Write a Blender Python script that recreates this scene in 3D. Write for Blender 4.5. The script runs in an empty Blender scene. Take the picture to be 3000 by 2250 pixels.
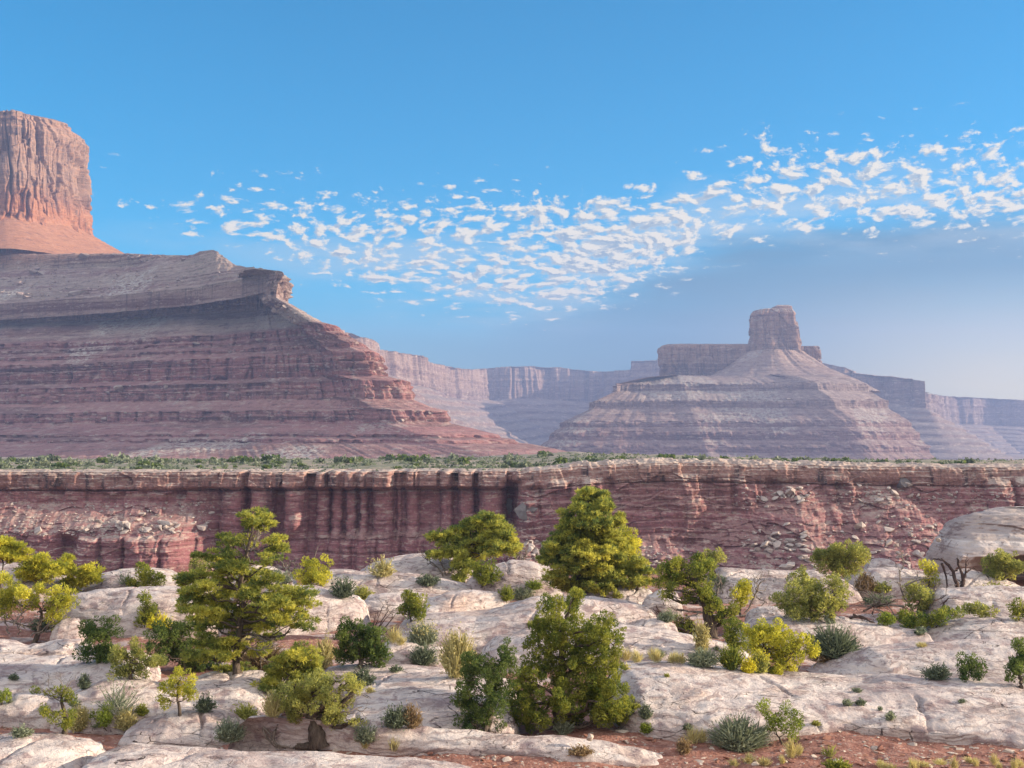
import bpy, bmesh, math, random
import numpy as np
from math import radians, sin, cos, tan, pi

# ------------------------------------------------------------------ camera, sky, sun, exposure
SC = bpy.context.scene
COL = SC.collection
W0, H0, F, HZ = 3000.0, 2250.0, 3621.0, 1280.0     # photograph size, focal length and horizon line in its pixels
PITCH = math.atan((HZ - H0 / 2) / F)
cam = bpy.data.cameras.new("camera")
cam.sensor_width = 36.0
cam.lens = 36.0 * F / W0
cam.clip_start, cam.clip_end = 0.5, 90000.0
co = bpy.data.objects.new("camera", cam)
co.rotation_euler = (pi / 2 + PITCH, 0, 0)
COL.objects.link(co)
SC.camera = co

SUN_AZ, SUN_EL = radians(90.0), radians(15.5)       # azimuth clockwise from the viewing direction (+Y)
SUN_DIR = (sin(SUN_AZ) * cos(SUN_EL), cos(SUN_AZ) * cos(SUN_EL), sin(SUN_EL))
sun = bpy.data.lights.new("sun", 'SUN')
sun.energy, sun.angle, sun.color = 3.8, radians(0.5), (1.0, 0.85, 0.64)
so = bpy.data.objects.new("sun", sun)
so.rotation_euler = (pi / 2 - SUN_EL, 0, pi - SUN_AZ)
so.location = (300, 0, 200)
COL.objects.link(so)

SC.view_settings.view_transform = 'Standard'
SC.view_settings.look = 'None'
SC.view_settings.gamma = 1.0
SC.view_settings.exposure = 1.45
SC.cycles.use_denoising = True
SC.cycles.max_bounces = 6
SC.cycles.diffuse_bounces = 3
SC.cycles.transparent_max_bounces = 8
SC.cycles.volume_bounces = 0


class NT:
    """short-hand for wiring shader nodes"""
    def __init__(s, tree):
        s.t = tree
        tree.nodes.clear()

    def n(s, typ, **kw):
        nd = s.t.nodes.new(typ)
        for k, v in kw.items():
            setattr(nd, k, v)
        return nd

    def put(s, sock, v):
        if isinstance(v, bpy.types.NodeSocket):
            s.t.links.new(v, sock)
        elif v is not None:
            if hasattr(sock.default_value, '__len__') and len(sock.default_value) == 4 and len(v) == 3:
                v = (*v, 1.0)
            sock.default_value = v

    def m(s, op, a, b=None, c=None, clamp=False):
        nd = s.n('ShaderNodeMath', operation=op, use_clamp=clamp)
        for i, v in enumerate((a, b, c)):
            if v is not None:
                s.put(nd.inputs[i], v)
        return nd.outputs[0]

    def vm(s, op, a, b=None, scale=None):
        nd = s.n('ShaderNodeVectorMath', operation=op)
        s.put(nd.inputs[0], a)
        if b is not None:
            s.put(nd.inputs[1], b)
        if scale is not None:
            s.put(nd.inputs['Scale'], scale)
        return nd.outputs[0]

    def mix(s, f, a, b, blend='MIX'):
        nd = s.n('ShaderNodeMix', data_type='RGBA', blend_type=blend)
        s.put(nd.inputs[0], f)
        s.put(nd.inputs[6], a)
        s.put(nd.inputs[7], b)
        return nd.outputs[2]

    def rng(s, v, a, b, c=0.0, d=1.0, smooth=True):
        nd = s.n('ShaderNodeMapRange', interpolation_type='SMOOTHSTEP' if smooth else 'LINEAR')
        for i, x in enumerate((v, a, b, c, d)):
            s.put(nd.inputs[i], x)
        return nd.outputs[0]

    def noise(s, vec, scale=1.0, detail=4.0, rough=0.55, dist=0.0, dims='3D'):
        nd = s.n('ShaderNodeTexNoise', noise_dimensions=dims)
        s.put(nd.inputs['Vector'], vec)
        nd.inputs['Scale'].default_value = scale
        nd.inputs['Detail'].default_value = detail
        nd.inputs['Roughness'].default_value = rough
        nd.inputs['Distortion'].default_value = dist
        return nd.outputs[0]

    def ramp(s, v, stops, interp='LINEAR'):
        nd = s.n('ShaderNodeValToRGB')
        s.put(nd.inputs[0], v)
        r = nd.color_ramp
        r.interpolation = interp
        while len(r.elements) < len(stops):
            r.elements.new(0.5)
        for e, (p, c) in zip(r.elements, stops):
            e.position = p
            e.color = (*c, 1.0) if len(c) == 3 else c
        return nd.outputs[0]

    def xyz(s, v):
        nd = s.n('ShaderNodeSeparateXYZ')
        s.put(nd.inputs[0], v)
        return nd.outputs

    def cxyz(s, x, y, z):
        nd = s.n('ShaderNodeCombineXYZ')
        for i, v in enumerate((x, y, z)):
            s.put(nd.inputs[i], v)
        return nd.outputs[0]

    def bump(s, h, strength, dist):
        nd = s.n('ShaderNodeBump')
        s.put(nd.inputs['Height'], h)
        nd.inputs['Strength'].default_value = strength
        nd.inputs['Distance'].default_value = dist
        return nd.outputs[0]


def make_world():
    w = bpy.data.worlds.new("World")
    SC.world = w
    w.use_nodes = True
    T = NT(w.node_tree)
    sky = T.n('ShaderNodeTexSky', sky_type='NISHITA')
    sky.sun_disc = False
    sky.sun_elevation = SUN_EL
    sky.sun_rotation = SUN_AZ
    sky.altitude = 1300
    sky.air_density, sky.dust_density, sky.ozone_density = SKY_AIR, SKY_DUST, SKY_OZONE
    hs = T.n('ShaderNodeHueSaturation')
    hs.inputs['Hue'].default_value = SKY_HUE
    hs.inputs['Saturation'].default_value = SKY_SAT
    hs.inputs['Value'].default_value = SKY_VAL
    T.put(hs.inputs['Color'], sky.outputs[0])
    base = hs.outputs[0]
    d = T.n('ShaderNodeTexCoord').outputs['Generated']
    x, y, z = T.xyz(d)
    zc = T.m('MAXIMUM', z, 0.015)
    # the cloud deck is a flat layer far overhead: its plan coordinates are direction / height
    u = T.m('DIVIDE', x, zc)
    v = T.m('DIVIDE', y, zc)
    el = T.m('DIVIDE', z, T.m('MAXIMUM', T.m('SQRT', T.m('ADD', T.m('MULTIPLY', x, x), T.m('MULTIPLY', y, y))), 0.01))
    az = T.m('ARCTAN2', x, y)
    # puffs keep much the same breadth but flatten towards the horizon
    p = T.cxyz(T.m('MULTIPLY', az, 36.0), T.m('MULTIPLY', T.m('LOGARITHM', T.m('ADD', T.m('MAXIMUM', el, 0.0), 0.05), 2.71828), 15.0), 0.0)
    wv = T.noise(p, 0.35, 2.0, 0.5)
    pw = T.vm('ADD', p, T.cxyz(T.m('MULTIPLY', wv, 1.6), T.m('MULTIPLY', wv, 0.8), 0.0))
    n1 = T.noise(pw, CL_SC, 5.0, 0.58)
    n2 = T.noise(T.vm('ADD', pw, (0.14, 0.18, 0.0)), CL_SC, 5.0, 0.58)
    nb = T.noise(p, 0.16, 3.0, 0.5)
    # where in the sky the puffs gather: between a slanting upper and lower edge
    top = T.m('ADD', 0.212, T.m('MULTIPLY', T.rng(az, 0.02, 0.22), 0.035))
    bot = T.m('ADD', T.m('ADD', 0.160, T.m('MULTIPLY', T.rng(az, -0.36, 0.0), -0.070)), T.m('MULTIPLY', T.rng(az, 0.03, 0.2), 0.055))
    m_top = T.rng(T.m('SUBTRACT', el, top), -0.050, 0.022, 1.0, 0.0)
    m_bot = T.rng(T.m('SUBTRACT', el, bot), -0.020, 0.035, 0.0, 1.0)
    m_az = T.rng(az, -0.46, 0.10, 0.60, 1.0)
    m_azb = 1.0
    # unseen, nearly full cloud cover added behind the camera to fill shaded faces
    rear_fill = T.m('MULTIPLY', T.rng(T.m('ABSOLUTE', az), 0.75, 1.5), T.rng(el, 0.05, 0.25))
    cover = T.m('MAXIMUM', T.m('MULTIPLY', T.m('MULTIPLY', m_top, m_bot), T.m('MULTIPLY', m_az, m_azb)), T.m('MULTIPLY', rear_fill, 1.25))
    thr = T.m('SUBTRACT', CL_THR, T.m('ADD', T.m('MULTIPLY', cover, 0.25), T.m('MULTIPLY', T.m('SUBTRACT', nb, 0.5), 0.42)))
    dens = T.rng(T.m('SUBTRACT', n1, thr), 0.0, 0.13)
    dens = T.m('MULTIPLY', dens, T.rng(cover, 0.0, 0.14))
    lit = T.rng(T.m('SUBTRACT', n1, n2), -0.06, 0.07)
    thick = T.rng(T.m('SUBTRACT', n1, thr), 0.03, 0.22)
    shade = T.m('MULTIPLY', T.m('SUBTRACT', 1.0, lit), T.m('ADD', 0.55, T.m('MULTIPLY', thick, 0.6)), clamp=True)
    ccol = T.mix(shade, tuple(c * CL_GAIN for c in (6.1, 5.5, 4.5)), tuple(c * CL_GAIN for c in (1.9, 2.6, 3.2)))
    # grey veil of cloud low on the right and a thin milky veil in the middle
    nv = T.noise(T.cxyz(T.m('MULTIPLY', az, 4.0), T.m('MULTIPLY', el, 22.0), 0.0), 1.6, 4.0, 0.55)
    vy = T.m('SUBTRACT', el, T.m('ADD', T.m('ADD', 0.165, T.m('MULTIPLY', T.m('SUBTRACT', nv, 0.5), 0.05)), T.m('MULTIPLY', T.rng(az, -0.05, 0.25, -0.075, 0.0), 1.0)))
    veil = T.m('MULTIPLY', T.rng(vy, -0.02, 0.022, 1.0, 0.0), T.rng(az, -0.22, 0.16))
    veil = T.m('MULTIPLY', veil, T.m('ADD', 0.72, T.m('MULTIPLY', nv, 0.35)), clamp=True)
    glow = T.m('MULTIPLY', T.rng(az, 0.10, 0.42), T.rng(el, 0.15, 0.03))
    vcol = T.mix(glow, tuple(c * CL_GAIN for c in (0.50, 1.25, 1.80)), tuple(c * CL_GAIN for c in (6.6, 5.4, 3.2)))
    # thin haze close to the horizon all round
    hz = T.rng(el, 0.16, 0.01)
    c0 = T.mix(T.m('MULTIPLY', hz, 0.72), base, T.mix(T.rng(az, -0.3, 0.5), tuple(c * CL_GAIN for c in (0.62, 1.55, 2.75)), tuple(c * CL_GAIN for c in (1.5, 2.3, 2.7))))
    c1 = T.mix(T.m('MULTIPLY', veil, 0.86), c0, vcol)
    wisp = T.m('MULTIPLY', T.rng(T.noise(T.vm('MULTIPLY', p, (0.16, 0.34, 1.0)), 1.0, 6.0, 0.64), 0.40, 0.62), T.m('MULTIPLY', m_bot, T.rng(T.m('SUBTRACT', el, top), -0.09, -0.01, 1.0, 0.0)))
    c2 = T.mix(T.m('MULTIPLY', wisp, 0.62), c1, tuple(c * CL_GAIN for c in (3.6, 4.1, 4.3)))
    # the added cloud behind the camera is brightened for more fill light
    ccol = T.mix(rear_fill, ccol, tuple(c * CL_GAIN * 1.65 for c in (5.8, 5.5, 5.2)))
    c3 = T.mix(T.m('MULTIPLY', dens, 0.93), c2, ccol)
    bg = T.n('ShaderNodeBackground')
    bg.inputs[1].default_value = SKY_STR
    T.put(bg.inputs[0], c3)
    out = T.n('ShaderNodeOutputWorld')
    T.t.links.new(bg.outputs[0], out.inputs[0])


SKY_STR, SKY_AIR, SKY_DUST, SKY_OZONE = 0.15, 1.0, 0.6, 3.0
SKY_HUE, SKY_SAT, SKY_VAL = 0.486, 1.85, 0.52
CL_SC, CL_THR, CL_GAIN = 1.75, 0.672, 0.42
make_world()


# ------------------------------------------------------------------ small helpers
def ray(px, py):
    a, b = (px - W0 / 2) / F, (H0 / 2 - py) / F
    return np.array([a, cos(PITCH) - b * sin(PITCH), sin(PITCH) + b * cos(PITCH)])


def at(px, py, Y):
    d = ray(px, py)
    return d * (Y / d[1])


def gy(py, z=-8.0):
    d = ray(1500, py)
    return d[1] * z / d[2]


def mpp(Y):
    return Y / F


def _hash(ix, iy, seed):
    h = (ix.astype(np.int64) * 374761393 + iy.astype(np.int64) * 668265263 + seed * 974634777) & 0xFFFFFFFF
    h = ((h ^ (h >> 13)) * 1274126177) & 0xFFFFFFFF
    h = ((h ^ (h >> 16)) * 2246822519) & 0xFFFFFFFF
    return (h ^ (h >> 15)) & 0xFFFFFFFF


def pn(x, y, seed=0):
    """gradient noise, about -0.7..0.7"""
    x, y = np.broadcast_arrays(np.asarray(x, float), np.asarray(y, float))
    x0, y0 = np.floor(x), np.floor(y)
    fx, fy = x - x0, y - y0
    ux, uy = fx * fx * fx * (fx * (fx * 6 - 15) + 10), fy * fy * fy * (fy * (fy * 6 - 15) + 10)

    def g(dx, dy):
        a = _hash(x0 + dx, y0 + dy, seed) * (2 * pi / 4294967296.0)
        return np.cos(a) * (fx - dx) + np.sin(a) * (fy - dy)
    n0 = g(0, 0) * (1 - ux) + g(1, 0) * ux
    n1 = g(0, 1) * (1 - ux) + g(1, 1) * ux
    return n0 * (1 - uy) + n1 * uy


def fbm(x, y, seed=0, oct=4, gain=0.5, lac=2.03):
    a, s, t = 1.0, 0.0, 0.0
    for o in range(oct):
        s = s + a * pn(x, y, seed + o * 17)
        t += a
        a *= gain
        x, y = x * lac, y * lac
    return s / t


def h1(i, seed=0):
    i = np.asarray(i)
    return _hash(i, i * 0, seed) / 4294967296.0


def sstep(x, a, b):
    t = np.clip((x - a) / (b - a), 0, 1)
    return t * t * (3 - 2 * t)


def mesh_obj(name, V, Q=None, T=None, mat=None, parent=None, smooth=True, loc=None, tint=None):
    """one mesh object from vertex, quad and triangle arrays"""
    V = np.asarray(V, float).reshape(-1, 3)
    if loc is not None:
        V = V - np.asarray(loc)
    me = bpy.data.meshes.new(name)
    me.vertices.add(len(V))
    me.vertices.foreach_set('co', V.ravel().astype(np.float32))
    loops, starts, k = [], [], 0
    for arr in (Q, T):
        if arr is not None and len(arr):
            arr = np.asarray(arr, np.int32)
            loops.append(arr.ravel())
            starts.append(k + np.arange(len(arr)) * arr.shape[1])
            k += arr.size
    loops, starts = np.concatenate(loops), np.concatenate(starts)
    me.loops.add(len(loops))
    me.loops.foreach_set('vertex_index', loops.astype(np.int32))
    me.polygons.add(len(starts))
    me.polygons.foreach_set('loop_start', starts.astype(np.int32))
    me.update(calc_edges=True)
    me.polygons.foreach_set('use_smooth', np.full(len(starts), bool(smooth)))
    if tint is not None:
        at_ = me.attributes.new('tint', 'FLOAT', 'POINT')
        at_.data.foreach_set('value', np.asarray(tint, np.float32))
    me.validate()
    if mat:
        me.materials.append(mat)
    o = bpy.data.objects.new(name, me)
    COL.objects.link(o)
    if loc is not None and parent is None:
        o.location = loc
    if parent is not None:
        o.parent = parent
    return o


def grid_q(nu, nv):
    """quads of a grid whose vertex index is i*nv + j"""
    i, j = np.meshgrid(np.arange(nu - 1), np.arange(nv - 1), indexing='ij')
    a = (i * nv + j).ravel()
    return np.stack([a, a + nv, a + nv + 1, a + 1], 1)


def tag(o, label=None, cat=None, group=None, kind=None):
    if label:
        o['label'] = label
    if cat:
        o['category'] = cat
    if group:
        o['group'] = group
    if kind:
        o['kind'] = kind
    return o


def empty(name, loc, label, cat, group=None):
    o = bpy.data.objects.new(name, None)
    o.empty_display_size = 0.3
    o.location = loc
    COL.objects.link(o)
    return tag(o, label, cat, group)


# ------------------------------------------------------------------ materials
def new_mat(name):
    m = bpy.data.materials.new(name)
    m.use_nodes = True
    return m, NT(m.node_tree)


def finish(T, col, rough=0.9, normal=None, spec=0.15):
    b = T.n('ShaderNodeBsdfPrincipled')
    T.put(b.inputs['Base Color'], col)
    T.put(b.inputs['Roughness'], rough)
    b.inputs['Specular IOR Level'].default_value = spec
    if normal is not None:
        T.put(b.inputs['Normal'], normal)
    o = T.n('ShaderNodeOutputMaterial')
    T.t.links.new(b.outputs[0], o.inputs[0])


def m_slickrock():
    m, T = new_mat('pale_slickrock')
    g = T.n('ShaderNodeNewGeometry')
    p = g.outputs['Position']
    big = T.noise(p, 0.35, 4, 0.6)
    med = T.noise(p, 1.7, 5, 0.65)
    col = T.ramp(big, [(0.30, (0.38, 0.295, 0.29)), (0.44, (0.55, 0.452, 0.42)), (0.56, (0.66, 0.565, 0.52)), (0.66, (0.59, 0.45, 0.385))])
    col = T.mix(T.m('MULTIPLY', T.rng(med, 0.52, 0.64), 0.80), col, (0.29, 0.205, 0.205))
    col = T.mix(T.m('MULTIPLY', T.rng(med, 0.46, 0.30), 0.7), col, (0.66, 0.59, 0.55))
    # bedding streaks that run nearly level and bend a little
    x, y, z = T.xyz(p)
    wz = T.m('ADD', z, T.m('MULTIPLY', big, 1.4))
    bed = T.noise(T.cxyz(T.m('MULTIPLY', x, 0.35), T.m('MULTIPLY', y, 0.5), T.m('MULTIPLY', wz, 7.0)), 1.6, 5, 0.65)
    col = T.mix(T.m('MULTIPLY', T.rng(bed, 0.50, 0.62), 0.70), col, (0.29, 0.205, 0.19))
    # lichen and dark weathered specks
    sp = T.noise(p, 7.0, 3, 0.6)
    spm = T.m('MULTIPLY', T.rng(sp, 0.60, 0.68), T.rng(T.noise(p, 0.6, 2), 0.40, 0.60))
    col = T.mix(T.m('MULTIPLY', spm, 0.75), col, (0.10, 0.075, 0.07))
    # a few long cracks
    vo = T.n('ShaderNodeTexVoronoi', feature='DISTANCE_TO_EDGE')
    T.put(vo.inputs['Vector'], T.vm('MULTIPLY', p, (0.16, 0.30, 0.55)))
    dist = T.m('ADD', vo.outputs['Distance'], T.m('MULTIPLY', T.m('SUBTRACT', T.noise(p, 1.1, 4, 0.6), 0.5), 0.16))
    crack = T.m('MULTIPLY', T.rng(T.m('ABSOLUTE', dist), 0.003, 0.010, 1.0, 0.0), T.rng(T.noise(p, 0.28, 2), 0.50, 0.58))
    col = T.mix(T.m('MULTIPLY', crack, 0.85), col, (0.05, 0.032, 0.03))
    v2 = T.n('ShaderNodeTexVoronoi', feature='DISTANCE_TO_EDGE')
    T.put(v2.inputs['Vector'], T.vm('MULTIPLY', p, (0.5, 0.9, 1.6)))
    d2 = T.m('ADD', v2.outputs['Distance'], T.m('MULTIPLY', T.m('SUBTRACT', T.noise(p, 2.3, 4, 0.65), 0.5), 0.22))
    ck2 = T.m('MULTIPLY', T.rng(T.m('ABSOLUTE', d2), 0.004, 0.014, 1.0, 0.0), T.rng(T.noise(p, 0.5, 3), 0.56, 0.64))
    col = T.mix(T.m('MULTIPLY', ck2, 0.6), col, (0.085, 0.055, 0.05))
    stain = T.m('MULTIPLY', T.rng(T.noise(T.vm('MULTIPLY', p, (0.9, 0.35, 1.2)), 0.9, 5, 0.7), 0.54, 0.62), 0.30)
    col = T.mix(stain, col, (0.235, 0.185, 0.19))
    crack = T.m('MAXIMUM', crack, T.m('MULTIPLY', ck2, 0.7))
    h = T.m('ADD', T.m('MULTIPLY', T.noise(p, 3.0, 6, 0.7), 0.8), T.m('ADD', T.m('MULTIPLY', bed, 0.5), T.m('MULTIPLY', crack, -1.2)))
    finish(T, col, 0.92, T.bump(h, 0.95, 0.20))
    return m


def m_ground():
    m, T = new_mat('soil_and_rock')
    g = T.n('ShaderNodeNewGeometry')
    p = g.outputs['Position']
    x, y, z = T.xyz(p)
    n = T.noise(p, 0.55, 5, 0.6)
    f = T.noise(p, 3.2, 5, 0.65)
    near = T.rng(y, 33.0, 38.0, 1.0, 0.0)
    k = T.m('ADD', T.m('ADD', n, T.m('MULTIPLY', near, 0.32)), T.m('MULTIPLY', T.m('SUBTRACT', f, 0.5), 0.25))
    k = T.m('ADD', k, T.rng(z, -8.02, -8.32, 0.0, 0.09))  # more soil in low ground, also painted as darker contact round the humps
    soil_contact = T.rng(k, 0.49, 0.57)
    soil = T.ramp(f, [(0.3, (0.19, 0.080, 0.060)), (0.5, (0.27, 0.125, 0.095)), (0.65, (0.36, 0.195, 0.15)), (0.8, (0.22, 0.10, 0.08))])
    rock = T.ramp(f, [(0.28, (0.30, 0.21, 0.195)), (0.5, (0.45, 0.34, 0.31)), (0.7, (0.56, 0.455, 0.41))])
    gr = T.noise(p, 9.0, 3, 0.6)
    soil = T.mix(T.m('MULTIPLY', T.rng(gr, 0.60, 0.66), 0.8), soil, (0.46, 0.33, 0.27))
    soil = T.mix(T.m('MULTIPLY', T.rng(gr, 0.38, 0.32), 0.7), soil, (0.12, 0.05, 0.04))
    col = T.mix(soil_contact, rock, soil)
    h = T.m('ADD', T.m('MULTIPLY', f, 0.7), T.m('MULTIPLY', gr, 0.5))
    finish(T, col, 0.95, T.bump(h, 0.8, 0.12))
    return m


def m_strata(name, stops, z0, z1, flat, fine, vscale=1.0, streak=0.5, bumpd=2.0, flat_mix=0.75, patch=None, wobble=14.0, mott=(0.46, 0.36, 0.31)):
    """layered rock: colour by height (stops), fine level bands, rubble colour on the gentler slopes"""
    m, T = new_mat(name)
    g = T.n('ShaderNodeNewGeometry')
    p = g.outputs['Position']
    x, y, z = T.xyz(p)
    nz = T.xyz(g.outputs['Normal'])[2]
    w1 = T.noise(p, 0.012 * vscale, 4, 0.6)
    w2 = T.noise(p, 0.09 * vscale, 5, 0.65)
    zz = T.m('ADD', z, T.m('MULTIPLY', T.m('SUBTRACT', w1, 0.5), wobble))
    col = T.ramp(T.rng(zz, z0, z1, 0, 1, smooth=False), stops)
    bands = T.noise(T.cxyz(T.m('MULTIPLY', x, 0.006 * vscale), T.m('MULTIPLY', y, 0.006 * vscale), T.m('MULTIPLY', zz, 0.34 * vscale)), 1.0, 5, 0.7)
    col = T.mix(T.m('MULTIPLY', T.rng(bands, 0.52, 0.66), fine), col, (0.115, 0.055, 0.05))
    col = T.mix(T.m('MULTIPLY', T.rng(bands, 0.46, 0.34), fine * 0.7), col, (0.40, 0.29, 0.24))
    bands2 = T.noise(T.cxyz(T.m('MULTIPLY', x, 0.003 * vscale), T.m('MULTIPLY', y, 0.003 * vscale), T.m('MULTIPLY', zz, 0.085 * vscale)), 1.0, 4, 0.6)
    col = T.mix(T.m('MULTIPLY', T.rng(bands2, 0.50, 0.62), fine), col, (0.135, 0.062, 0.056))
    # vertical streaks of desert varnish on the steep faces
    vs = T.noise(T.cxyz(T.m('MULTIPLY', x, 0.16 * vscale), T.m('MULTIPLY', y, 0.16 * vscale), T.m('MULTIPLY', z, 0.012 * vscale)), 1.0, 4, 0.65)
    steep = T.rng(nz, 0.25, 0.55, 1.0, 0.0)
    col = T.mix(T.m('MULTIPLY', T.m('MULTIPLY', T.rng(vs, 0.50, 0.68), steep), streak), col, (0.075, 0.055, 0.058))
    fl = T.m('MULTIPLY', T.rng(nz, 0.40, 0.66), flat_mix)
    fcol = T.ramp(w2, [(0.3, tuple(c * 0.72 for c in flat)), (0.5, flat), (0.7, tuple(min(c * 1.35, 0.6) for c in flat))])
    fcol = T.mix(0.45, fcol, col)
    col = T.mix(fl, col, fcol)
    if patch:
        # fields of paler rubble that spill down the slopes
        pm = T.m('MULTIPLY', T.rng(T.noise(p, 0.0075 * vscale, 4, 0.6), 0.50, 0.60), T.rng(nz, 0.35, 0.6))
        ps = T.noise(p, 0.22 * vscale, 3, 0.7)
        col = T.mix(T.m('MULTIPLY', pm, T.rng(ps, 0.42, 0.58)), col, patch)
    blk = T.noise(T.cxyz(T.m('MULTIPLY', x, 0.07 * vscale), T.m('MULTIPLY', y, 0.07 * vscale), T.m('MULTIPLY', zz, 0.30 * vscale)), 1.0, 4, 0.7)
    col = T.mix(T.m('MULTIPLY', T.rng(blk, 0.54, 0.66), 0.65), col, mott)
    col = T.mix(T.m('MULTIPLY', T.rng(blk, 0.45, 0.34), 0.60), col, (0.11, 0.055, 0.055))
    sp = T.noise(p, 0.45 * vscale, 3, 0.7)
    col = T.mix(T.m('MULTIPLY', T.rng(sp, 0.57, 0.70), 0.55), col, (0.10, 0.06, 0.055))
    col = T.mix(T.m('MULTIPLY', T.rng(sp, 0.43, 0.30), 0.45), col, (0.50, 0.40, 0.34))
    h = T.m('ADD', T.m('MULTIPLY', w2, 0.8), T.m('ADD', T.m('MULTIPLY', bands, 1.2), T.m('MULTIPLY', sp, 0.45)))
    finish(T, col, 0.95, T.bump(h, 1.0, bumpd))
    return m


def m_leaf(name, dark, light, trans=0.35, warm=None):
    m, T = new_mat(name)
    a = T.n('ShaderNodeAttribute', attribute_name='tint').outputs['Fac']
    col = T.mix(a, dark, light)
    if warm:
        col = T.mix(T.rng(a, 0.85, 1.0), col, warm)
    d = T.n('ShaderNodeBsdfDiffuse')
    t = T.n('ShaderNodeBsdfTranslucent')
    T.put(d.inputs[0], col)
    T.put(t.inputs[0], T.mix(0.45, col, T.mix(1.0, col, (1.7, 1.65, 0.8), 'MULTIPLY')))
    s = T.n('ShaderNodeMixShader')
    s.inputs[0].default_value = trans
    T.t.links.new(d.outputs[0], s.inputs[1])
    T.t.links.new(t.outputs[0], s.inputs[2])
    o = T.n('ShaderNodeOutputMaterial')
    T.t.links.new(s.outputs[0], o.inputs[0])
    return m


def m_bark(name, a, b, sc=14.0):
    m, T = new_mat(name)
    p = T.n('ShaderNodeTexCoord').outputs['Object']
    n = T.noise(T.vm('MULTIPLY', p, (1.0, 1.0, 0.25)), sc, 5, 0.65)
    finish(T, T.ramp(n, [(0.32, a), (0.68, b)]), 0.95, T.bump(n, 0.8, 0.03))
    return m


def m_stone(name, a, b, dark, sc=1.0, bd=0.1):
    m, T = new_mat(name)
    g = T.n('ShaderNodeNewGeometry')
    p = g.outputs['Position']
    r = g.outputs['Random Per Island']
    n = T.noise(p, 1.2 * sc, 5, 0.65)
    s = T.noise(p, 5.0 * sc, 3, 0.6)
    col = T.mix(T.m('MULTIPLY', r, 0.8), T.ramp(n, [(0.3, a), (0.7, b)]), T.ramp(n, [(0.3, dark), (0.7, a)]))
    col = T.mix(T.m('MULTIPLY', T.rng(s, 0.58, 0.68), 0.6), col, dark)
    finish(T, col, 0.92, T.bump(T.m('ADD', n, T.m('MULTIPLY', s, 0.4)), 0.7, bd))
    return m


M_SLICK = m_slickrock()
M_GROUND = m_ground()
M_MESA = m_strata('mesa_strata', [(0.0, (0.326, 0.154, 0.143)), (0.08, (0.284, 0.107, 0.106)), (0.15, (0.347, 0.167, 0.152)), (0.22, (0.263, 0.095, 0.090)), (0.28, (0.315, 0.132, 0.120)),
                                  (0.335, (0.215, 0.075, 0.072)), (0.36, (0.242, 0.088, 0.083)), (0.375, (0.34, 0.275, 0.235)), (0.43, (0.33, 0.26, 0.22)), (0.445, (0.30, 0.20, 0.175)), (0.50, (0.29, 0.195, 0.165)), (0.525, (0.27, 0.235, 0.185)), (0.66, (0.29, 0.235, 0.19)),
                                  (0.72, (0.40, 0.21, 0.135)), (1.0, (0.42, 0.215, 0.13))], -20, 345, (0.37, 0.235, 0.21), 0.90, 1.0, 0.60, 2.8, 0.60, (0.48, 0.42, 0.37), 6.0)
M_TOWER = m_strata('tower_sandstone', [(0.0, (0.34, 0.155, 0.088)), (0.4, (0.31, 0.125, 0.065)), (0.8, (0.33, 0.14, 0.075)), (0.92, (0.25, 0.13, 0.09)), (1.0, (0.27, 0.165, 0.12))],
                   200, 380, (0.33, 0.165, 0.10), 0.12, 1.0, 0.70, 1.5, 0.85, None, 14.0, (0.40, 0.205, 0.12))
M_BUTTE = m_strata('butte_strata', [(0.0, (0.25, 0.15, 0.14)), (0.2, (0.23, 0.125, 0.115)), (0.45, (0.28, 0.205, 0.185)), (0.62, (0.26, 0.175, 0.155)), (0.72, (0.34, 0.21, 0.155)), (1.0, (0.36, 0.21, 0.145))],
                   -55, 260, (0.31, 0.235, 0.205), 0.55, 0.75, 0.55, 4.5, 0.7, (0.40, 0.35, 0.31), 8.0)
M_FAR = m_strata('far_cliff_rock', [(0.0, (0.22, 0.16, 0.145)), (0.45, (0.23, 0.155, 0.135)), (0.6, (0.29, 0.185, 0.14)), (1.0, (0.30, 0.205, 0.16))],
                 -60, 380, (0.25, 0.205, 0.18), 0.35, 0.45, 0.5, 4.0, 0.8)
M_WALL = m_strata('canyon_wall_rock', [(0.0, (0.235, 0.092, 0.105)), (0.35, (0.26, 0.108, 0.118)), (0.7, (0.285, 0.122, 0.126)), (0.86, (0.30, 0.145, 0.138)), (0.92, (0.40, 0.27, 0.21)), (1.0, (0.50, 0.42, 0.36))],
                  -34, -7.0, (0.34, 0.22, 0.20), 0.55, 3.2, 0.42, 0.40, 0.8, (0.40, 0.33, 0.29), 2.0)
M_CAP = m_strata('rim_caprock', [(0.0, (0.29, 0.145, 0.130)), (0.45, (0.30, 0.165, 0.145)), (0.75, (0.33, 0.19, 0.16)), (1.0, (0.36, 0.22, 0.18))],
                 -13.5, -6.0, (0.50, 0.43, 0.375), 0.45, 3.2, 1.0, 0.25, 1.0, None, 1.5)
M_BOULDER = m_stone('pale_fallen_rock', (0.42, 0.345, 0.31), (0.53, 0.46, 0.42), (0.24, 0.165, 0.15), 0.5, 0.15)
M_LEDGE = m_strata('layered_sandstone', [(0.0, (0.36, 0.25, 0.22)), (0.35, (0.44, 0.34, 0.31)), (0.5, (0.60, 0.52, 0.49)), (1.0, (0.63, 0.56, 0.53))], -8.2, -3.8, (0.62, 0.55, 0.52), 0.70, 5.5, 0.15, 0.16, 0.5, None, 0.35)
M_RUBBLE = m_stone('slope_rubble', (0.34, 0.26, 0.225), (0.42, 0.345, 0.30), (0.22, 0.125, 0.105), 0.15, 0.4)
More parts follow.
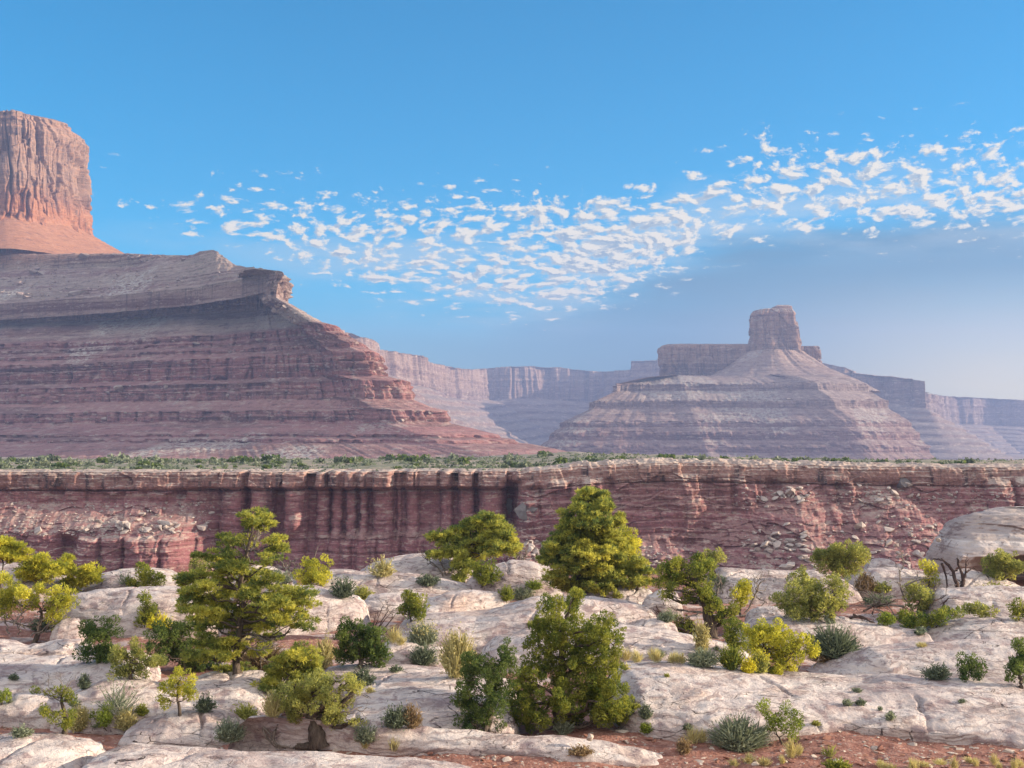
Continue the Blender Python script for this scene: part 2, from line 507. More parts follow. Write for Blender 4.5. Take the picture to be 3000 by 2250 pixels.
M_SLAB = m_stone('dark_grey_slab', (0.155, 0.135, 0.135), (0.23, 0.20, 0.195), (0.08, 0.065, 0.065), 0.5, 0.15)
M_REDROCK = m_stone('red_stone', (0.27, 0.12, 0.085), (0.36, 0.19, 0.13), (0.13, 0.055, 0.045), 3.0, 0.03)
M_PALE = m_stone('pale_stone', (0.46, 0.37, 0.31), (0.58, 0.50, 0.42), (0.25, 0.17, 0.14), 3.0, 0.03)
M_BARK = m_bark('juniper_bark', (0.045, 0.032, 0.026), (0.15, 0.115, 0.09))
M_DEAD = m_bark('dead_wood', (0.12, 0.095, 0.08), (0.30, 0.25, 0.21))
M_DEADDK = m_bark('dark_dead_wood', (0.035, 0.024, 0.022), (0.12, 0.08, 0.07))
LEAF = {
    'green': m_leaf('juniper_leaf', (0.095, 0.140, 0.040), (0.380, 0.365, 0.075), 0.52),
    'dark': m_leaf('dark_juniper_leaf', (0.055, 0.095, 0.040), (0.200, 0.240, 0.070), 0.42),
    'yellow': m_leaf('yellow_juniper_leaf', (0.244, 0.260, 0.053), (0.720, 0.650, 0.099), 0.52),
    'olive': m_leaf('olive_leaf', (0.163, 0.188, 0.074), (0.536, 0.504, 0.154), 0.52),
    'pinyon': m_leaf('pinyon_needle', (0.114, 0.163, 0.065), (0.650, 0.593, 0.131), 0.52),
    'sage': m_leaf('sage_leaf', (0.143, 0.169, 0.121), (0.351, 0.370, 0.253), 0.25),
    'sagedark': m_leaf('dark_sage_leaf', (0.078, 0.101, 0.074), (0.234, 0.260, 0.172), 0.25),
    'pale': m_leaf('pale_dry_leaf', (0.312, 0.260, 0.115), (0.676, 0.598, 0.299), 0.30),
    'brown': m_leaf('brown_dry_leaf', (0.156, 0.101, 0.063), (0.416, 0.305, 0.172), 0.25),
    'straw': m_leaf('straw_grass', (0.442, 0.351, 0.161), (0.750, 0.702, 0.368), 0.30),
    'bright': m_leaf('bright_green_leaf', (0.120, 0.165, 0.035), (0.330, 0.370, 0.075), 0.45),
    'rabbit': m_leaf('yellow_bloom', (0.416, 0.338, 0.034), (0.750, 0.702, 0.081), 0.35),
}


# ------------------------------------------------------------------ ground on the near side of the canyon
def rim_edge(x):
    return 77.0 + 2.6 * fbm(x / 9.0, x * 0 + 3.1, 5, 3)


def ground_z(x, y):
    x, y = np.asarray(x, float), np.asarray(y, float)
    n = fbm(x / 7.0, y / 5.0, 11, 4)
    t = np.clip((y - 2.0) / 20.0, 0, 1)
    z = -1.7 - 6.82 * (t * t * (3 - 2 * t))
    n2 = fbm(x / 3.4 + 7, y / 2.6, 14, 3)
    z = z + (0.55 * np.maximum(n, -0.15) + 0.32 * np.maximum(n2, -0.1) - 0.10 * sstep(y, 55, 75) + 0.05 * fbm(x / 0.9, y / 0.7, 12, 3)) * sstep(y, 12, 24)
    # terraces of thin slabs
    q = fbm(x / 6.0, y / 2.6, 13, 3) * 3.2
    z = z + 0.10 * (np.floor(q) + sstep(q - np.floor(q), 0.40, 0.60) - q) * sstep(y, 24, 30)
    e = rim_edge(x)
    drop = np.clip(y - e, 0, None)
    z = z - np.where(drop > 0, 52 * (1 - np.exp(-drop / 5.0)), 0)
    return z


def make_ground():
    a = np.linspace(-0.80, 0.80, 620)
    y = np.concatenate([np.linspace(-25, 20, 40)[:-1], 20 * (4.3 ** np.linspace(0, 1, 420)), np.linspace(87, 130, 30)])
    A, Y = np.meshgrid(a, y, indexing='ij')
    X = A * (np.abs(Y) * 0 + np.maximum(Y, 26.0)) * 1.0
    Z = ground_z(X, Y)
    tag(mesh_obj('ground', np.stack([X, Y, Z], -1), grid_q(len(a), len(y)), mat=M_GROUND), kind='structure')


make_ground()


# ------------------------------------------------------------------ slickrock humps and slabs
def loaf(name, label, crest, bl, br, b, pw=0.92, back=0.9, seed=1, nu=150, nv=56, mat=None, undercut=0.0, rough=1.0, cat='rock', group=None):
    """a rock swell whose skyline is the crest line: crest points and base heights are read off the photograph, b is half its depth"""
    cp = np.array(crest, float)
    Yb0 = gy((bl + br) / 2)
    Yc = Yb0 + b
    xs = (cp[:, 0] - W0 / 2) / F * Yc
    zs = np.array([at(p[0], p[1], Yc)[2] for p in cp])
    u = np.linspace(0, 1, nu)
    # smooth interpolation of the crest
    s = np.concatenate([[0], np.cumsum(np.abs(np.diff(xs)))])
    s /= s[-1]
    ue = 0.5 - 0.5 * np.cos(pi * u)
    ue = 0.55 * ue + 0.45 * u
    cx = np.interp(ue, s, xs)
    cz = np.interp(ue, s, zs)
    k = np.hanning(9)
    k /= k.sum()
    cz = np.convolve(np.pad(cz, 4, mode='edge'), k, mode='valid')
    zg = ground_z(cx, np.full(nu, Yc))
    zg = np.minimum(zg, -7.75)
    h = np.maximum(cz - zg, 0.02)
    hm = h.max()
    endt = np.clip(np.minimum(ue, 1 - ue) / 0.06, 0, 1)
    h = h * np.sqrt(np.clip(endt * (2 - endt), 0, 1)) + 0.01
    Yf = np.interp(ue, [0, 1], [gy(bl), gy(br)])
    wdt = (np.clip(h / hm, 0.0, 1) ** 0.5)
    vf = np.linspace(0, 1, int(nv * 0.68))
    vb = np.linspace(1, 0, nv - len(vf) + 1)[1:]
    seed2 = seed * 31
    rows = []
    for side, vv in ((0, vf), (1, vb)):
        for v in vv:
            th = v * pi / 2
            prof = sin(th) ** pw
            run = cos(th)
            if side == 0:
                yy = Yc - (Yc - Yf) * run * (0.25 + 0.75 * wdt)
            else:
                yy = Yc + b * back * run * (0.25 + 0.75 * wdt)
            zz = zg + h * prof
            if undercut and side == 0:
                # a bench with a recess under its lip, and a face that leans back above the lip
                hl = np.minimum(h * 0.92, undercut * hm * (1 + 0.10 * fbm(cx / 1.3, cx * 0, seed + 2, 3)))
                deep = 3.5 * np.clip(ue * 5 - 0.3, 0, 1)
                if v < 0.20:
                    yy, zz = Yf + deep, zg + hl * 0.93 * v / 0.20
                elif v < 0.28:
                    yy, zz = Yf + deep * (0.28 - v) / 0.08, zg + hl * (0.93 + 0.07 * (v - 0.20) / 0.08)
                else:
                    w = (v - 0.28) / 0.72
                    yy, zz = Yf + (Yc - Yf) * w, zg + hl + (h - hl) * np.sin(w * pi / 2) ** 0.85
            rows.append(np.stack([cx, yy, zz], -1))
    P = np.stack(rows, 1)          # nu, nv, 3
    X, Y, Z = P[..., 0], P[..., 1], P[..., 2]
    amp = np.clip((Z - zg[:, None]) / 0.25, 0, 1)
    big = fbm(X / 1.9 + seed2, Y / 1.5, seed, 4)
    fine = fbm(X / 0.42 + Z * 1.5, Y / 0.35 + Z, seed + 3, 4)
    # ledges of the bedding: the surface steps in and out with height
    bed = Z * 5.0 + 2.2 * fbm(X / 3.2, Y / 3.2, seed + 7, 3)
    step = (sstep(bed - np.floor(bed), 0.25, 0.75) - (bed - np.floor(bed)))
    Z = Z + amp * rough * (0.16 * big * min(1.0, hm * 1.1) + 0.028 * fine + 0.075 * step)
    Y = Y + amp * rough * (0.20 * fbm(X / 1.4, Z / 0.5, seed + 5, 3) + 0.06 * fbm(X / 0.5, Z / 0.14, seed + 9, 3))
    if undercut:
        # thin-bedded sandstone: the face steps in and out layer by layer
        bl = Z * 2.5 + 0.22 * X + 1.0 * fbm(X / 4.0, Z / 1.5, seed + 12, 3)
        hv = h1(np.floor(bl).astype(np.int64) + 300, seed)
        fr = sstep(bl - np.floor(bl), 0.0, 0.2)
        hp = h1(np.floor(bl).astype(np.int64) + 299, seed)
        Y = Y + amp * 1.35 * (hp * (1 - fr) + hv * fr - 0.4) * (0.5 + 1.2 * np.abs(fbm(X / 2.0, bl * 0.7, seed + 14, 2)))
    # open joints cut across the hump
    for j in range(2):
        r = random.Random(seed * 7 + j)
        ang = r.uniform(-0.9, 0.9)
        off = r.uniform(0.2, 0.8)
        xm = xs[0] + (xs[-1] - xs[0]) * off
        ln = (X - xm) * cos(ang) + (Y - Yc) * sin(ang) + 0.35 * fbm(X / 1.3, Y / 1.3, seed + 20 + j, 3)
        part = sstep(fbm(X / 3 + j * 9, Y / 3, seed + 40, 2), -0.05, 0.15)
        Z = Z - amp * part * 0.14 * np.exp(-(ln / 0.055) ** 2)
    lift = np.stack([X, Y, Z], -1)
    lift[:, 0, 2] = np.minimum(lift[:, 0, 2], zg - 0.30)
    lift[:, -1, 2] = np.minimum(lift[:, -1, 2], zg - 0.30)
    o = mesh_obj(name, lift, grid_q(nu, P.shape[1]), mat=mat or M_SLICK, loc=(float(cx.mean()), float(Yc), -8.0))
    return tag(o, label, cat, group)


def make_domes():
    D = 'slickrock_hump'
    L = [
        ('pale slickrock hump on the canyon rim behind the small juniper, left of the large pinyon', [(270, 1735), (284, 1695), (308, 1680), (357, 1669), (434, 1664), (482, 1667), (530, 1684), (590, 1712), (640, 1730)], 1730, 1732, 2.8, {}),
        ('broad bluish white slickrock dome with a small upright juniper before its face', [(196, 1815), (208, 1775), (226, 1738), (289, 1730), (350, 1726), (410, 1721), (520, 1720), (600, 1725), (660, 1745), (700, 1800)], 1828, 1842, 3.0, {}),
        ('cream coloured slickrock dome just right of the large left pinyon', [(760, 1745), (800, 1720), (858, 1714), (914, 1719), (1000, 1735), (1045, 1746), (1072, 1768), (1082, 1800)], 1835, 1812, 2.4, {}),
        ('high white slickrock swell on the rim, left of the bushy middle tree', [(1040, 1690), (1049, 1678), (1102, 1646), (1153, 1633), (1216, 1624), (1270, 1621), (1320, 1628), (1370, 1650), (1420, 1690)], 1690, 1700, 3.2, {}),
        ('long low pinkish rock ridge with grey sagebrush on top, before the white rim swell', [(935, 1720), (945, 1690), (965, 1670), (1013, 1671), (1070, 1677), (1127, 1676), (1203, 1680), (1292, 1696), (1355, 1709), (1430, 1730)], 1738, 1738, 2.5, {}),
        ('flat pinkish slab behind the small round juniper', [(1060, 1770), (1085, 1745), (1130, 1738), (1200, 1738), (1290, 1742), (1350, 1760)], 1785, 1785, 1.6, {}),
        ('rounded oval boulder with a dark crack beneath it, resting on a wide slab', [(1234, 1806), (1238, 1785), (1246, 1764), (1262, 1753), (1304, 1742), (1355, 1729), (1393, 1727), (1444, 1732), (1477, 1742), (1495, 1757), (1502, 1782)], 1826, 1800, 1.3, dict(pw=0.50, back=1.0)),
        ('wide sloping slickrock slab in front of the middle pinyon', [(1155, 1860), (1165, 1840), (1180, 1818), (1230, 1803), (1300, 1800), (1400, 1795), (1480, 1775), (1560, 1757), (1650, 1750), (1730, 1749), (1814, 1759), (1895, 1780), (1945, 1812)], 1890, 1840, 3.2, dict(nu=220)),
        ('low slickrock swell behind the central juniper, reaching right to the pale shrub', [(1405, 1900), (1423, 1884), (1461, 1865), (1553, 1844), (1680, 1832), (1808, 1833), (1895, 1842), (1980, 1856), (2060, 1872), (2130, 1890), (2200, 1910)], 1932, 1925, 2.8, dict(nu=220)),
        ('small grey round boulder left of the thick trunked juniper', [(1877, 1785), (1881, 1765), (1897, 1743), (1937, 1724), (1975, 1730), (1995, 1765)], 1792, 1790, 1.0, dict(pw=0.5)),
        ('pale flat rim slab behind the thick trunked juniper', [(2070, 1715), (2085, 1680), (2110, 1664), (2151, 1666), (2211, 1672), (2300, 1674), (2380, 1672), (2450, 1690), (2500, 1720)], 1740, 1738, 3.0, {}),
        ('white knob of rock on the rim beyond the round topped juniper', [(2530, 1665), (2537, 1652), (2555, 1640), (2581, 1634), (2606, 1642), (2640, 1658), (2660, 1670)], 1676, 1676, 1.4, {}),
        ('cream slab on the rim right of the round topped juniper', [(2470, 1710), (2490, 1682), (2552, 1664), (2617, 1663), (2697, 1674), (2740, 1700)], 1722, 1722, 2.2, {}),
        ('pale slab under the bare dark dead tree', [(2700, 1720), (2730, 1690), (2780, 1674), (2830, 1668), (2899, 1681), (2950, 1705), (2980, 1720)], 1728, 1725, 2.0, {}),
        ('white slickrock hump below the bare dark dead tree at the right edge', [(2705, 1775), (2725, 1738), (2747, 1729), (2834, 1721), (2924, 1719), (3000, 1721), (3080, 1726), (3160, 1745)], 1815, 1815, 2.8, {}),
        ('long brownish slickrock swell with a diagonal crack, above the dark sagebrush', [(2125, 1885), (2150, 1845), (2211, 1816), (2287, 1807), (2377, 1805), (2450, 1810), (2508, 1817), (2617, 1833), (2689, 1843), (2720, 1880)], 1900, 1896, 2.6, dict(nu=200)),
        ('smooth white dome at the right edge with a dark fissure', [(2655, 1896), (2664, 1885), (2682, 1866), (2725, 1839), (2798, 1817), (2870, 1811), (3000, 1811), (3080, 1816), (3170, 1840)], 1896, 1896, 2.6, {}),
        ('broad grey slickrock swell with a dark bush at its foot, below the smooth white dome', [(2370, 1985), (2400, 1957), (2472, 1924), (2545, 1900), (2617, 1897), (2725, 1889), (2834, 1880), (2979, 1878), (3080, 1880), (3180, 1900)], 1990, 2002, 3.0, dict(nu=220)),
        ('huge flat slab of grey pink slickrock filling the lower right corner', [(1760, 1985), (1790, 1955), (1840, 1946), (1900, 1943), (2000, 1946), (2145, 1961), (2300, 1980), (2434, 1987), (2627, 1986), (2820, 1990), (3000, 2000), (3120, 2008), (3260, 2030)], 2103, 2218, 7.2, dict(nu=420, nv=170, pw=0.80, back=0.3, rough=1.25)),
        ('long pale slab at the left edge behind the small gnarled juniper', [(-90, 1960), (-60, 1934), (0, 1930), (95, 1934), (163, 1932), (244, 1934), (300, 1923), (345, 1912), (400, 1925), (440, 1960)], 2030, 2015, 3.2, dict(nu=200)),
        ('rounded pale dome behind the small upright yellow green tree', [(205, 2060), (215, 2035), (271, 2007), (331, 1991), (407, 1994), (470, 2005), (560, 2020), (620, 2040), (660, 2075)], 2092, 2090, 2.0, {}),
        ('flat white slab between the large pinyon and the front pinyon bush', [(515, 2040), (540, 2000), (600, 1983), (675, 1979), (742, 1977), (800, 1990), (850, 2030)], 2082, 2075, 3.0, {}),
        ('broad bare slickrock slab left of the central juniper', [(985, 2060), (1030, 2022), (1080, 2008), (1150, 2000), (1206, 1996), (1336, 1995), (1450, 2003), (1520, 2030)], 2128, 2132, 4.0, dict(nu=200, nv=80, pw=0.8)),
        ('thin cream ledge of rock below the round dark juniper', [(935, 1985), (960, 1963), (1000, 1954), (1100, 1951), (1220, 1953), (1290, 1960), (1340, 1985)], 1996, 1994, 1.6, {}),
        ('squat pink block of rock beside the round dark juniper', [(1110, 1925), (1120, 1892), (1150, 1880), (1206, 1882), (1287, 1893), (1322, 1920)], 1950, 1950, 1.4, dict(pw=0.45)),
        ('low pale slab in front of the small upright yellow green tree', [(390, 2135), (405, 2120), (450, 2100), (530, 2082), (627, 2082), (680, 2098), (725, 2125)], 2136, 2132, 1.7, {}),
        ('thin slab tapering to a point across the red soil in front of the central juniper', [(675, 2130), (690, 2112), (771, 2101), (829, 2101), (900, 2112), (980, 2123), (1085, 2124), (1163, 2131), (1380, 2146), (1542, 2157), (1651, 2158), (1760, 2172), (1850, 2190), (1935, 2210)], 2134, 2212, 0.8, dict(nu=260, pw=0.8)),
        ('grey slab in the lower left corner', [(-120, 2200), (-80, 2176), (0, 2168), (120, 2163), (190, 2173), (250, 2195), (290, 2230)], 2276, 2276, 2.2, dict(pw=0.75, rough=1.3)),
        ('long grey slab along the bottom left of the red soil', [(225, 2260), (255, 2237), (300, 2215), (362, 2205), (458, 2207), (530, 2215), (620, 2224), (723, 2227), (900, 2233), (1000, 2242), (1163, 2245), (1298, 2256), (1420, 2280)], 2340, 2330, 2.4, dict(nu=260, pw=0.75, rough=1.3)),
        ('broken grey slabs under the tangle of bare branches at the left edge', [(-60, 1905), (-20, 1884), (50, 1880), (120, 1890), (170, 1884), (230, 1880), (275, 1905)], 1942, 1942, 1.8, dict(rough=2.4)),
        ('small pink dome beside the dark bush at left', [(170, 1845), (184, 1822), (200, 1811), (229, 1810), (250, 1822), (262, 1845)], 1850, 1848, 0.9, {}),
        ('small flat boulder with a dark crack at the left edge', [(-8, 2072), (5, 2060), (35, 2042), (81, 2031), (140, 2034), (200, 2050), (220, 2072)], 2080, 2076, 1.0, dict(pw=0.5)),
        ('white rock peeping out behind the upper branches of the large pinyon', [(690, 1695), (705, 1668), (748, 1657), (800, 1661), (850, 1680), (870, 1700)], 1704, 1704, 1.6, {}),
        ('pinkish rock swell on the rim between the bushy tree and the middle pinyon', [(1360, 1715), (1400, 1672), (1440, 1652), (1500, 1641), (1560, 1645), (1610, 1662), (1650, 1700)], 1730, 1728, 2.2, {}),
        ('low slab in the shade at the right foot of the middle pinyon', [(1690, 1750), (1730, 1722), (1780, 1713), (1830, 1712), (1900, 1728), (1930, 1750)], 1760, 1756, 1.6, {}),
        ('cracked white block right of the thick juniper trunk', [(2180, 1812), (2190, 1795), (2215, 1782), (2270, 1775), (2300, 1788), (2312, 1810)], 1820, 1818, 0.9, dict(pw=0.45)),
        ('small cracked slabs at the foot of the thick trunked juniper', [(1838, 1848), (1850, 1832), (1880, 1815), (1930, 1815), (1972, 1830), (1985, 1848)], 1856, 1854, 0.9, dict(pw=0.5)),
        ('pale slab on the rim behind the yellow trees at the left edge', [(-80, 1690), (-40, 1660), (20, 1650), (70, 1652), (120, 1668), (190, 1690), (240, 1720)], 1740, 1738, 2.4, {}),
    ]
    for i, (lab, crest, bl, br, b, kw) in enumerate(L):
        loaf(D, lab, crest, bl, br, b, seed=i + 3, **kw)
    loaf('overhanging_ledge', 'large layered white sandstone ledge undercut by a dark recess at the right edge', [(2716, 1660), (2722, 1606), (2735, 1585), (2747, 1569), (2776, 1542), (2798, 1520), (2852, 1503), (2935, 1486), (3000, 1482), (3100, 1484), (3260, 1500), (3400, 1540), (3450, 1640)],
         1692, 1692, 4.4, pw=0.58, back=0.6, mat=M_LEDGE, seed=77, nu=300, nv=170, undercut=0.42, rough=1.0)


make_domes()


# ------------------------------------------------------------------ far side of the canyon: wall, rim, plateau
YW = 300.0
MW = YW / F


def rim_px(s):
    """photograph height of the far rim edge along the wall"""
    return np.interp(s, [-900, 0, 500, 900, 1300, 1500, 1640, 1700, 1950, 2200, 2500, 3000, 3900],
                     [1384, 1383, 1383, 1382, 1381, 1381, 1374, 1364, 1356, 1360, 1366, 1370, 1374]) + 5.0 * fbm(np.asarray(s, float) / 85.0, np.asarray(s, float) * 0 + 2.2, 95, 3)


def rim_z(s):
    return (HZ - rim_px(s)) * MW


PILLARS = [(641, 716), (728, 800), (828, 896), (920, 960), (966, 998), (1008, 1040), (1048, 1074), (1088, 1150), (1158, 1174), (1186, 1224), (1286, 1326), (1342, 1390), (1400, 1484),
           (1510, 1580), (1586, 1700), (1706, 1770), (1950, 2060), (2075, 2096), (2104, 2138), (2150, 2215), (2408, 2448), (2454, 2500), (2880, 2960), (2966, 3060)]
BUTTRESS = [(955, 1030), (1034, 1100), (1106, 1172), (1178, 1240), (1246, 1300), (1306, 1370), (270, 330), (336, 400), (404, 500), (506, 580), (586, 640)]


def bumps(s, lst, depth, box=2.4):
    o = np.zeros_like(s)
    for a, b in lst:
        c, w = (a + b) / 2, (b - a) / 2 * (0.97 + 0.07 * float(h1(int(b), 8)))
        q = np.clip(1 - np.abs((s - c) / w) ** box, 0, 1)
        o = np.maximum(o, np.sqrt(q) * min(w * 0.95, 40) / 40 * depth * (0.70 + 0.6 * float(h1(int(a) + 7, 3))))
    return o


def wall_off(s, t):
    """how far the wall stands out (pixels at its distance) at place s along it and t below the rim"""
    sw = s + 5 * fbm(s / 60, t / 90, 41, 3) + 5 * (h1(np.floor(t / 11 + fbm(s / 90, t / 60, 58, 2)).astype(np.int64) + 60, 4) - 0.5)
    A = 1 - sstep(s, 500, 690)
    B = sstep(s, 500, 690) * (1 - sstep(s, 1470, 1530))
    C = sstep(s, 1470, 1530)
    # left: talus bench under the cap, then a lower cliff
    bench = 80 + 26 * fbm(s / 120, s * 0, 42, 3)
    lip = 176 + 16 * fbm(s / 150, s * 0 + 4, 43, 3)
    oA = np.interp(t, [-20, 0, 60], [0, 0, -2]) + 105 * sstep(t, bench * 1.0, lip + 6) + 0.14 * np.clip(t - lip, 0, 400)
    oA = oA + bumps(sw, BUTTRESS, 38) * sstep(t, lip + 2, lip + 14)
    oA = oA - 55 * np.exp(-((sw - 232) / 26) ** 2) * sstep(t, lip - 6, lip + 20) * (1 + 0.0 * s)
    # middle: pillars with deep slots between them, swollen foot
    foot = 178 + 46 * fbm(s / 45, s * 0, 44, 2) + 70 * sstep(s, 880, 700) - 22 * sstep(s, 1180, 1420)
    oB = -66 + bumps(sw, PILLARS, 84, 2.8) * (0.86 + 0.14 * sstep(t, 30, 110)) + 0.05 * t - 26 * sstep(s, 1240, 1490)
    ft = sstep(t, foot - 16, foot + 26)
    oB = oB * (1 - 0.60 * ft) + ft * (bumps(sw, BUTTRESS, 34) - 16 * (1 - sstep(s, 900, 980))) + 0.22 * np.clip(t - foot, 0, 400)
    cap = 1 - sstep(t, 42, 52)
    slotk = sstep(bumps(sw, PILLARS, 40), 2, 20)
    oB = oB * (1 - cap) + cap * (-46 * (1 - slotk) * (0.15 + 1.1 * h1(np.floor(s / 64).astype(np.int64) + 40, 12)) + 14 * slotk - 12 * sstep(s, 1240, 1490))
    # right: banded wall that leans back in steps
    st = t / 23.0 + 0.8 * fbm(s / 170, t / 60, 45, 3)
    stp = np.floor(st) + sstep(st - np.floor(st), 0.0, 0.30)
    stp = stp + 0.8 * fbm(s / 55, stp * 3.7, 57, 3)
    oC = -10 + 0.46 * np.clip(stp * 23.0 - 40, 0, 400) * (0.65 + 0.5 * fbm(s / 220, s * 0, 46, 3) + 0.25) + 0.75 * bumps(sw, PILLARS, 40) * (1 - sstep(t, 110, 190))
    oC = oC * sstep(t, 28, 60) + (1 - sstep(t, 28, 60)) * (2 + 9 * fbm(s / 40, t * 0, 47, 2))
    # cones of rubble against the right wall
    for c, t0, w, k in ((1530, 175, 190, 0.95), (1890, 170, 300, 0.9), (2320, 60, 200, 0.75), (2290, 185, 420, 0.85), (2590, 76, 260, 0.7), (2620, 190, 460, 0.8), (2860, 150, 360, 0.6)):
        dd = np.sqrt(((s - c + 30 * fbm(s / 60, t / 40, 53, 3)) / w) ** 2 + 0.02) - 0.14
        ct = (t - t0) - dd * 95 + 16 * fbm(s / 38, t / 26, 54, 4)
        tgt = oC * 0.35 + 14 + ct * k
        kk = np.clip(0.5 + (tgt - oC) / 28.0, 0, 1) * sstep(ct, -6, 8)
        oC = oC * (1 - kk) + tgt * kk
    o = oA * A + oB * B + oC * C
    # joints and ledges of every size
    lay = np.floor(t / 7.5 + 1.3 * fbm(s / 140, t / 50, 48, 2))
    o = o + (5.0 + 2.0 * B) * (h1(lay.astype(np.int64) + 500, 3) - 0.5) * (0.4 + np.abs(fbm(s / 50, lay * 1.7, 49, 2)) * 3.0)
    j = fbm(s / 34, t / 260 + lay * 0.05, 50, 3)
    o = o + 7 * np.abs(j) * 2 * (1 - 0.65 * B) - 5 + 2.2 * fbm(s / 9, t / 14, 51, 3)
    for sc, am in ((62.0, 1.0), (23.0, 0.5)):
        q = s / sc + 1.0 * fbm(s / (sc * 2.2), t / (sc * 2.4), 55, 3)
        zone = np.floor(t / (sc * 0.9) + 1.5 * fbm(s / (sc * 3), t * 0, 56, 2)).astype(np.int64)
        q0 = np.floor(q)
        fr = sstep(q - q0, 0.0, 0.12)
        ii = q0.astype(np.int64) + 4000
        hv = h1(ii - 1 + zone * 613, 7) * (1 - fr) + h1(ii + zone * 613, 7) * fr
        o = o + am * (0.20 + 0.80 * (A + C)) * 17 * (hv - 0.5) * sstep(t, 20, 50)
    o = o - 62 * np.exp(-((s - 1502) / 24) ** 2) * sstep(t, 22, 40) * (1 - sstep(t, 150, 200))
    # alcoves weathered out under the cap
    alc = sstep(fbm(s / 70, s * 0 + 9, 52, 2), 0.02, 0.25) * np.exp(-((t - 62) / 14) ** 2)
    o = o - 22 * alc * (1 - B * 0.5)
    return o


def wall_pt(s, t, extra=0.0):
    y = YW - (wall_off(s, t) + extra) * MW
    return np.stack([(s - W0 / 2) * MW, y, rim_z(s) - t * MW], -1)


def make_wall():
    s = np.linspace(-620, 3620, 1900)
    t = np.concatenate([np.linspace(56, 400, 250), np.linspace(410, 620, 20)])
    S_, T_ = np.meshgrid(s, t, indexing='ij')
    root = empty('canyon_wall', (0, YW, -60), 'far canyon wall of dark red layered rock with pillars and rubble cones', 'cliff')
    o = mesh_obj('rock_face', wall_pt(S_, T_), grid_q(len(s), len(t))[:, ::-1], mat=M_WALL, loc=root.location, parent=root)
    # pale cap rock: broken blocks along the rim, then stepped slabs running back on to the plateau
    t2 = np.linspace(60, 0, 60)
    S2, T2 = np.meshgrid(s, t2, indexing='ij')
    blk = np.floor(S2 / 60 + 4.5 * fbm(S2 / 170, T2 / 400, 60, 3)).astype(np.int64)
    ext = 6 + 17 * (h1(blk, 5) - 0.45) + 4 * fbm(S2 / 12, T2 / 12, 61, 3)
    ext = ext * (0.55 + 0.45 * sstep(T2, 60, 40)) - 5 * sstep(T2, 9, 0) - 14 * sstep(T2, 46, 60)
    nb = np.floor(T2 / 17 + 0.5 * h1(blk, 9)).astype(np.int64)
    ext = ext + 5 * (h1(nb * 131 + blk, 6) - 0.5)
    P = wall_pt(S2, T2, ext)
    back = np.concatenate([np.linspace(1, 70, 36), np.linspace(76, 420, 40)])
    S3, Bk = np.meshgrid(s, back, indexing='ij')
    y0 = P[:, -1, 1][:, None]
    st = fbm(S3 / 75, Bk / 34, 62, 4) * 5 + Bk / 40
    stp = np.floor(st) + sstep(st - np.floor(st), 0.35, 0.65)
    edge = 1 - sstep(Bk, 90, 150)
    rise = (3.5 * (stp - 0.5) * edge + 6 * np.clip(fbm(S3 / 26, Bk / 12, 63, 3), -0.1, 0.6) * edge * sstep(Bk, 2, 14))
    rise = rise * (0.55 + 0.9 * sstep(S3, 1450, 1800) * (1 - 0.6 * sstep(S3, 2350, 2800)))
    Q = np.stack([(S3 - W0 / 2) * MW, y0 + Bk * MW * 1.6, rim_z(S3) + rise * MW], -1)
    Z3 = plateau_z(Q[..., 0], Q[..., 1]) + 0.03
    wq = sstep(Bk, 150, 260)
    Q[..., 2] = Q[..., 2] * (1 - wq) + (Z3 - 1.0) * wq
    V = np.concatenate([P, Q], 1)
    mesh_obj('caprock', V, grid_q(len(s), V.shape[1])[:, ::-1], mat=M_CAP, loc=root.location, parent=root)


def plateau_z(x, y):
    s = x / np.maximum(y, 200) * F + W0 / 2
    z = rim_z(np.clip(s, -900, 3900)) - 0.35
    z = z - 11.0 * sstep(y, 380, 1100) * sstep(s, 1900, 1200)
    z = z + (2.6 * fbm(x / 60.0, y / 45.0, 71, 4) + 0.5 * fbm(x / 9.0, y / 9.0, 72, 3)) * sstep(y, 305, 360)
    # on the right the plateau breaks off into a wide lower basin
    e = 430 + 60 * fbm(x / 150.0, x * 0, 73, 3) + 900 * sstep(s, 1900, 1250)
    z = z - 60 * sstep(y, e, e + 70) * sstep(s, 1300, 1750)
    return z


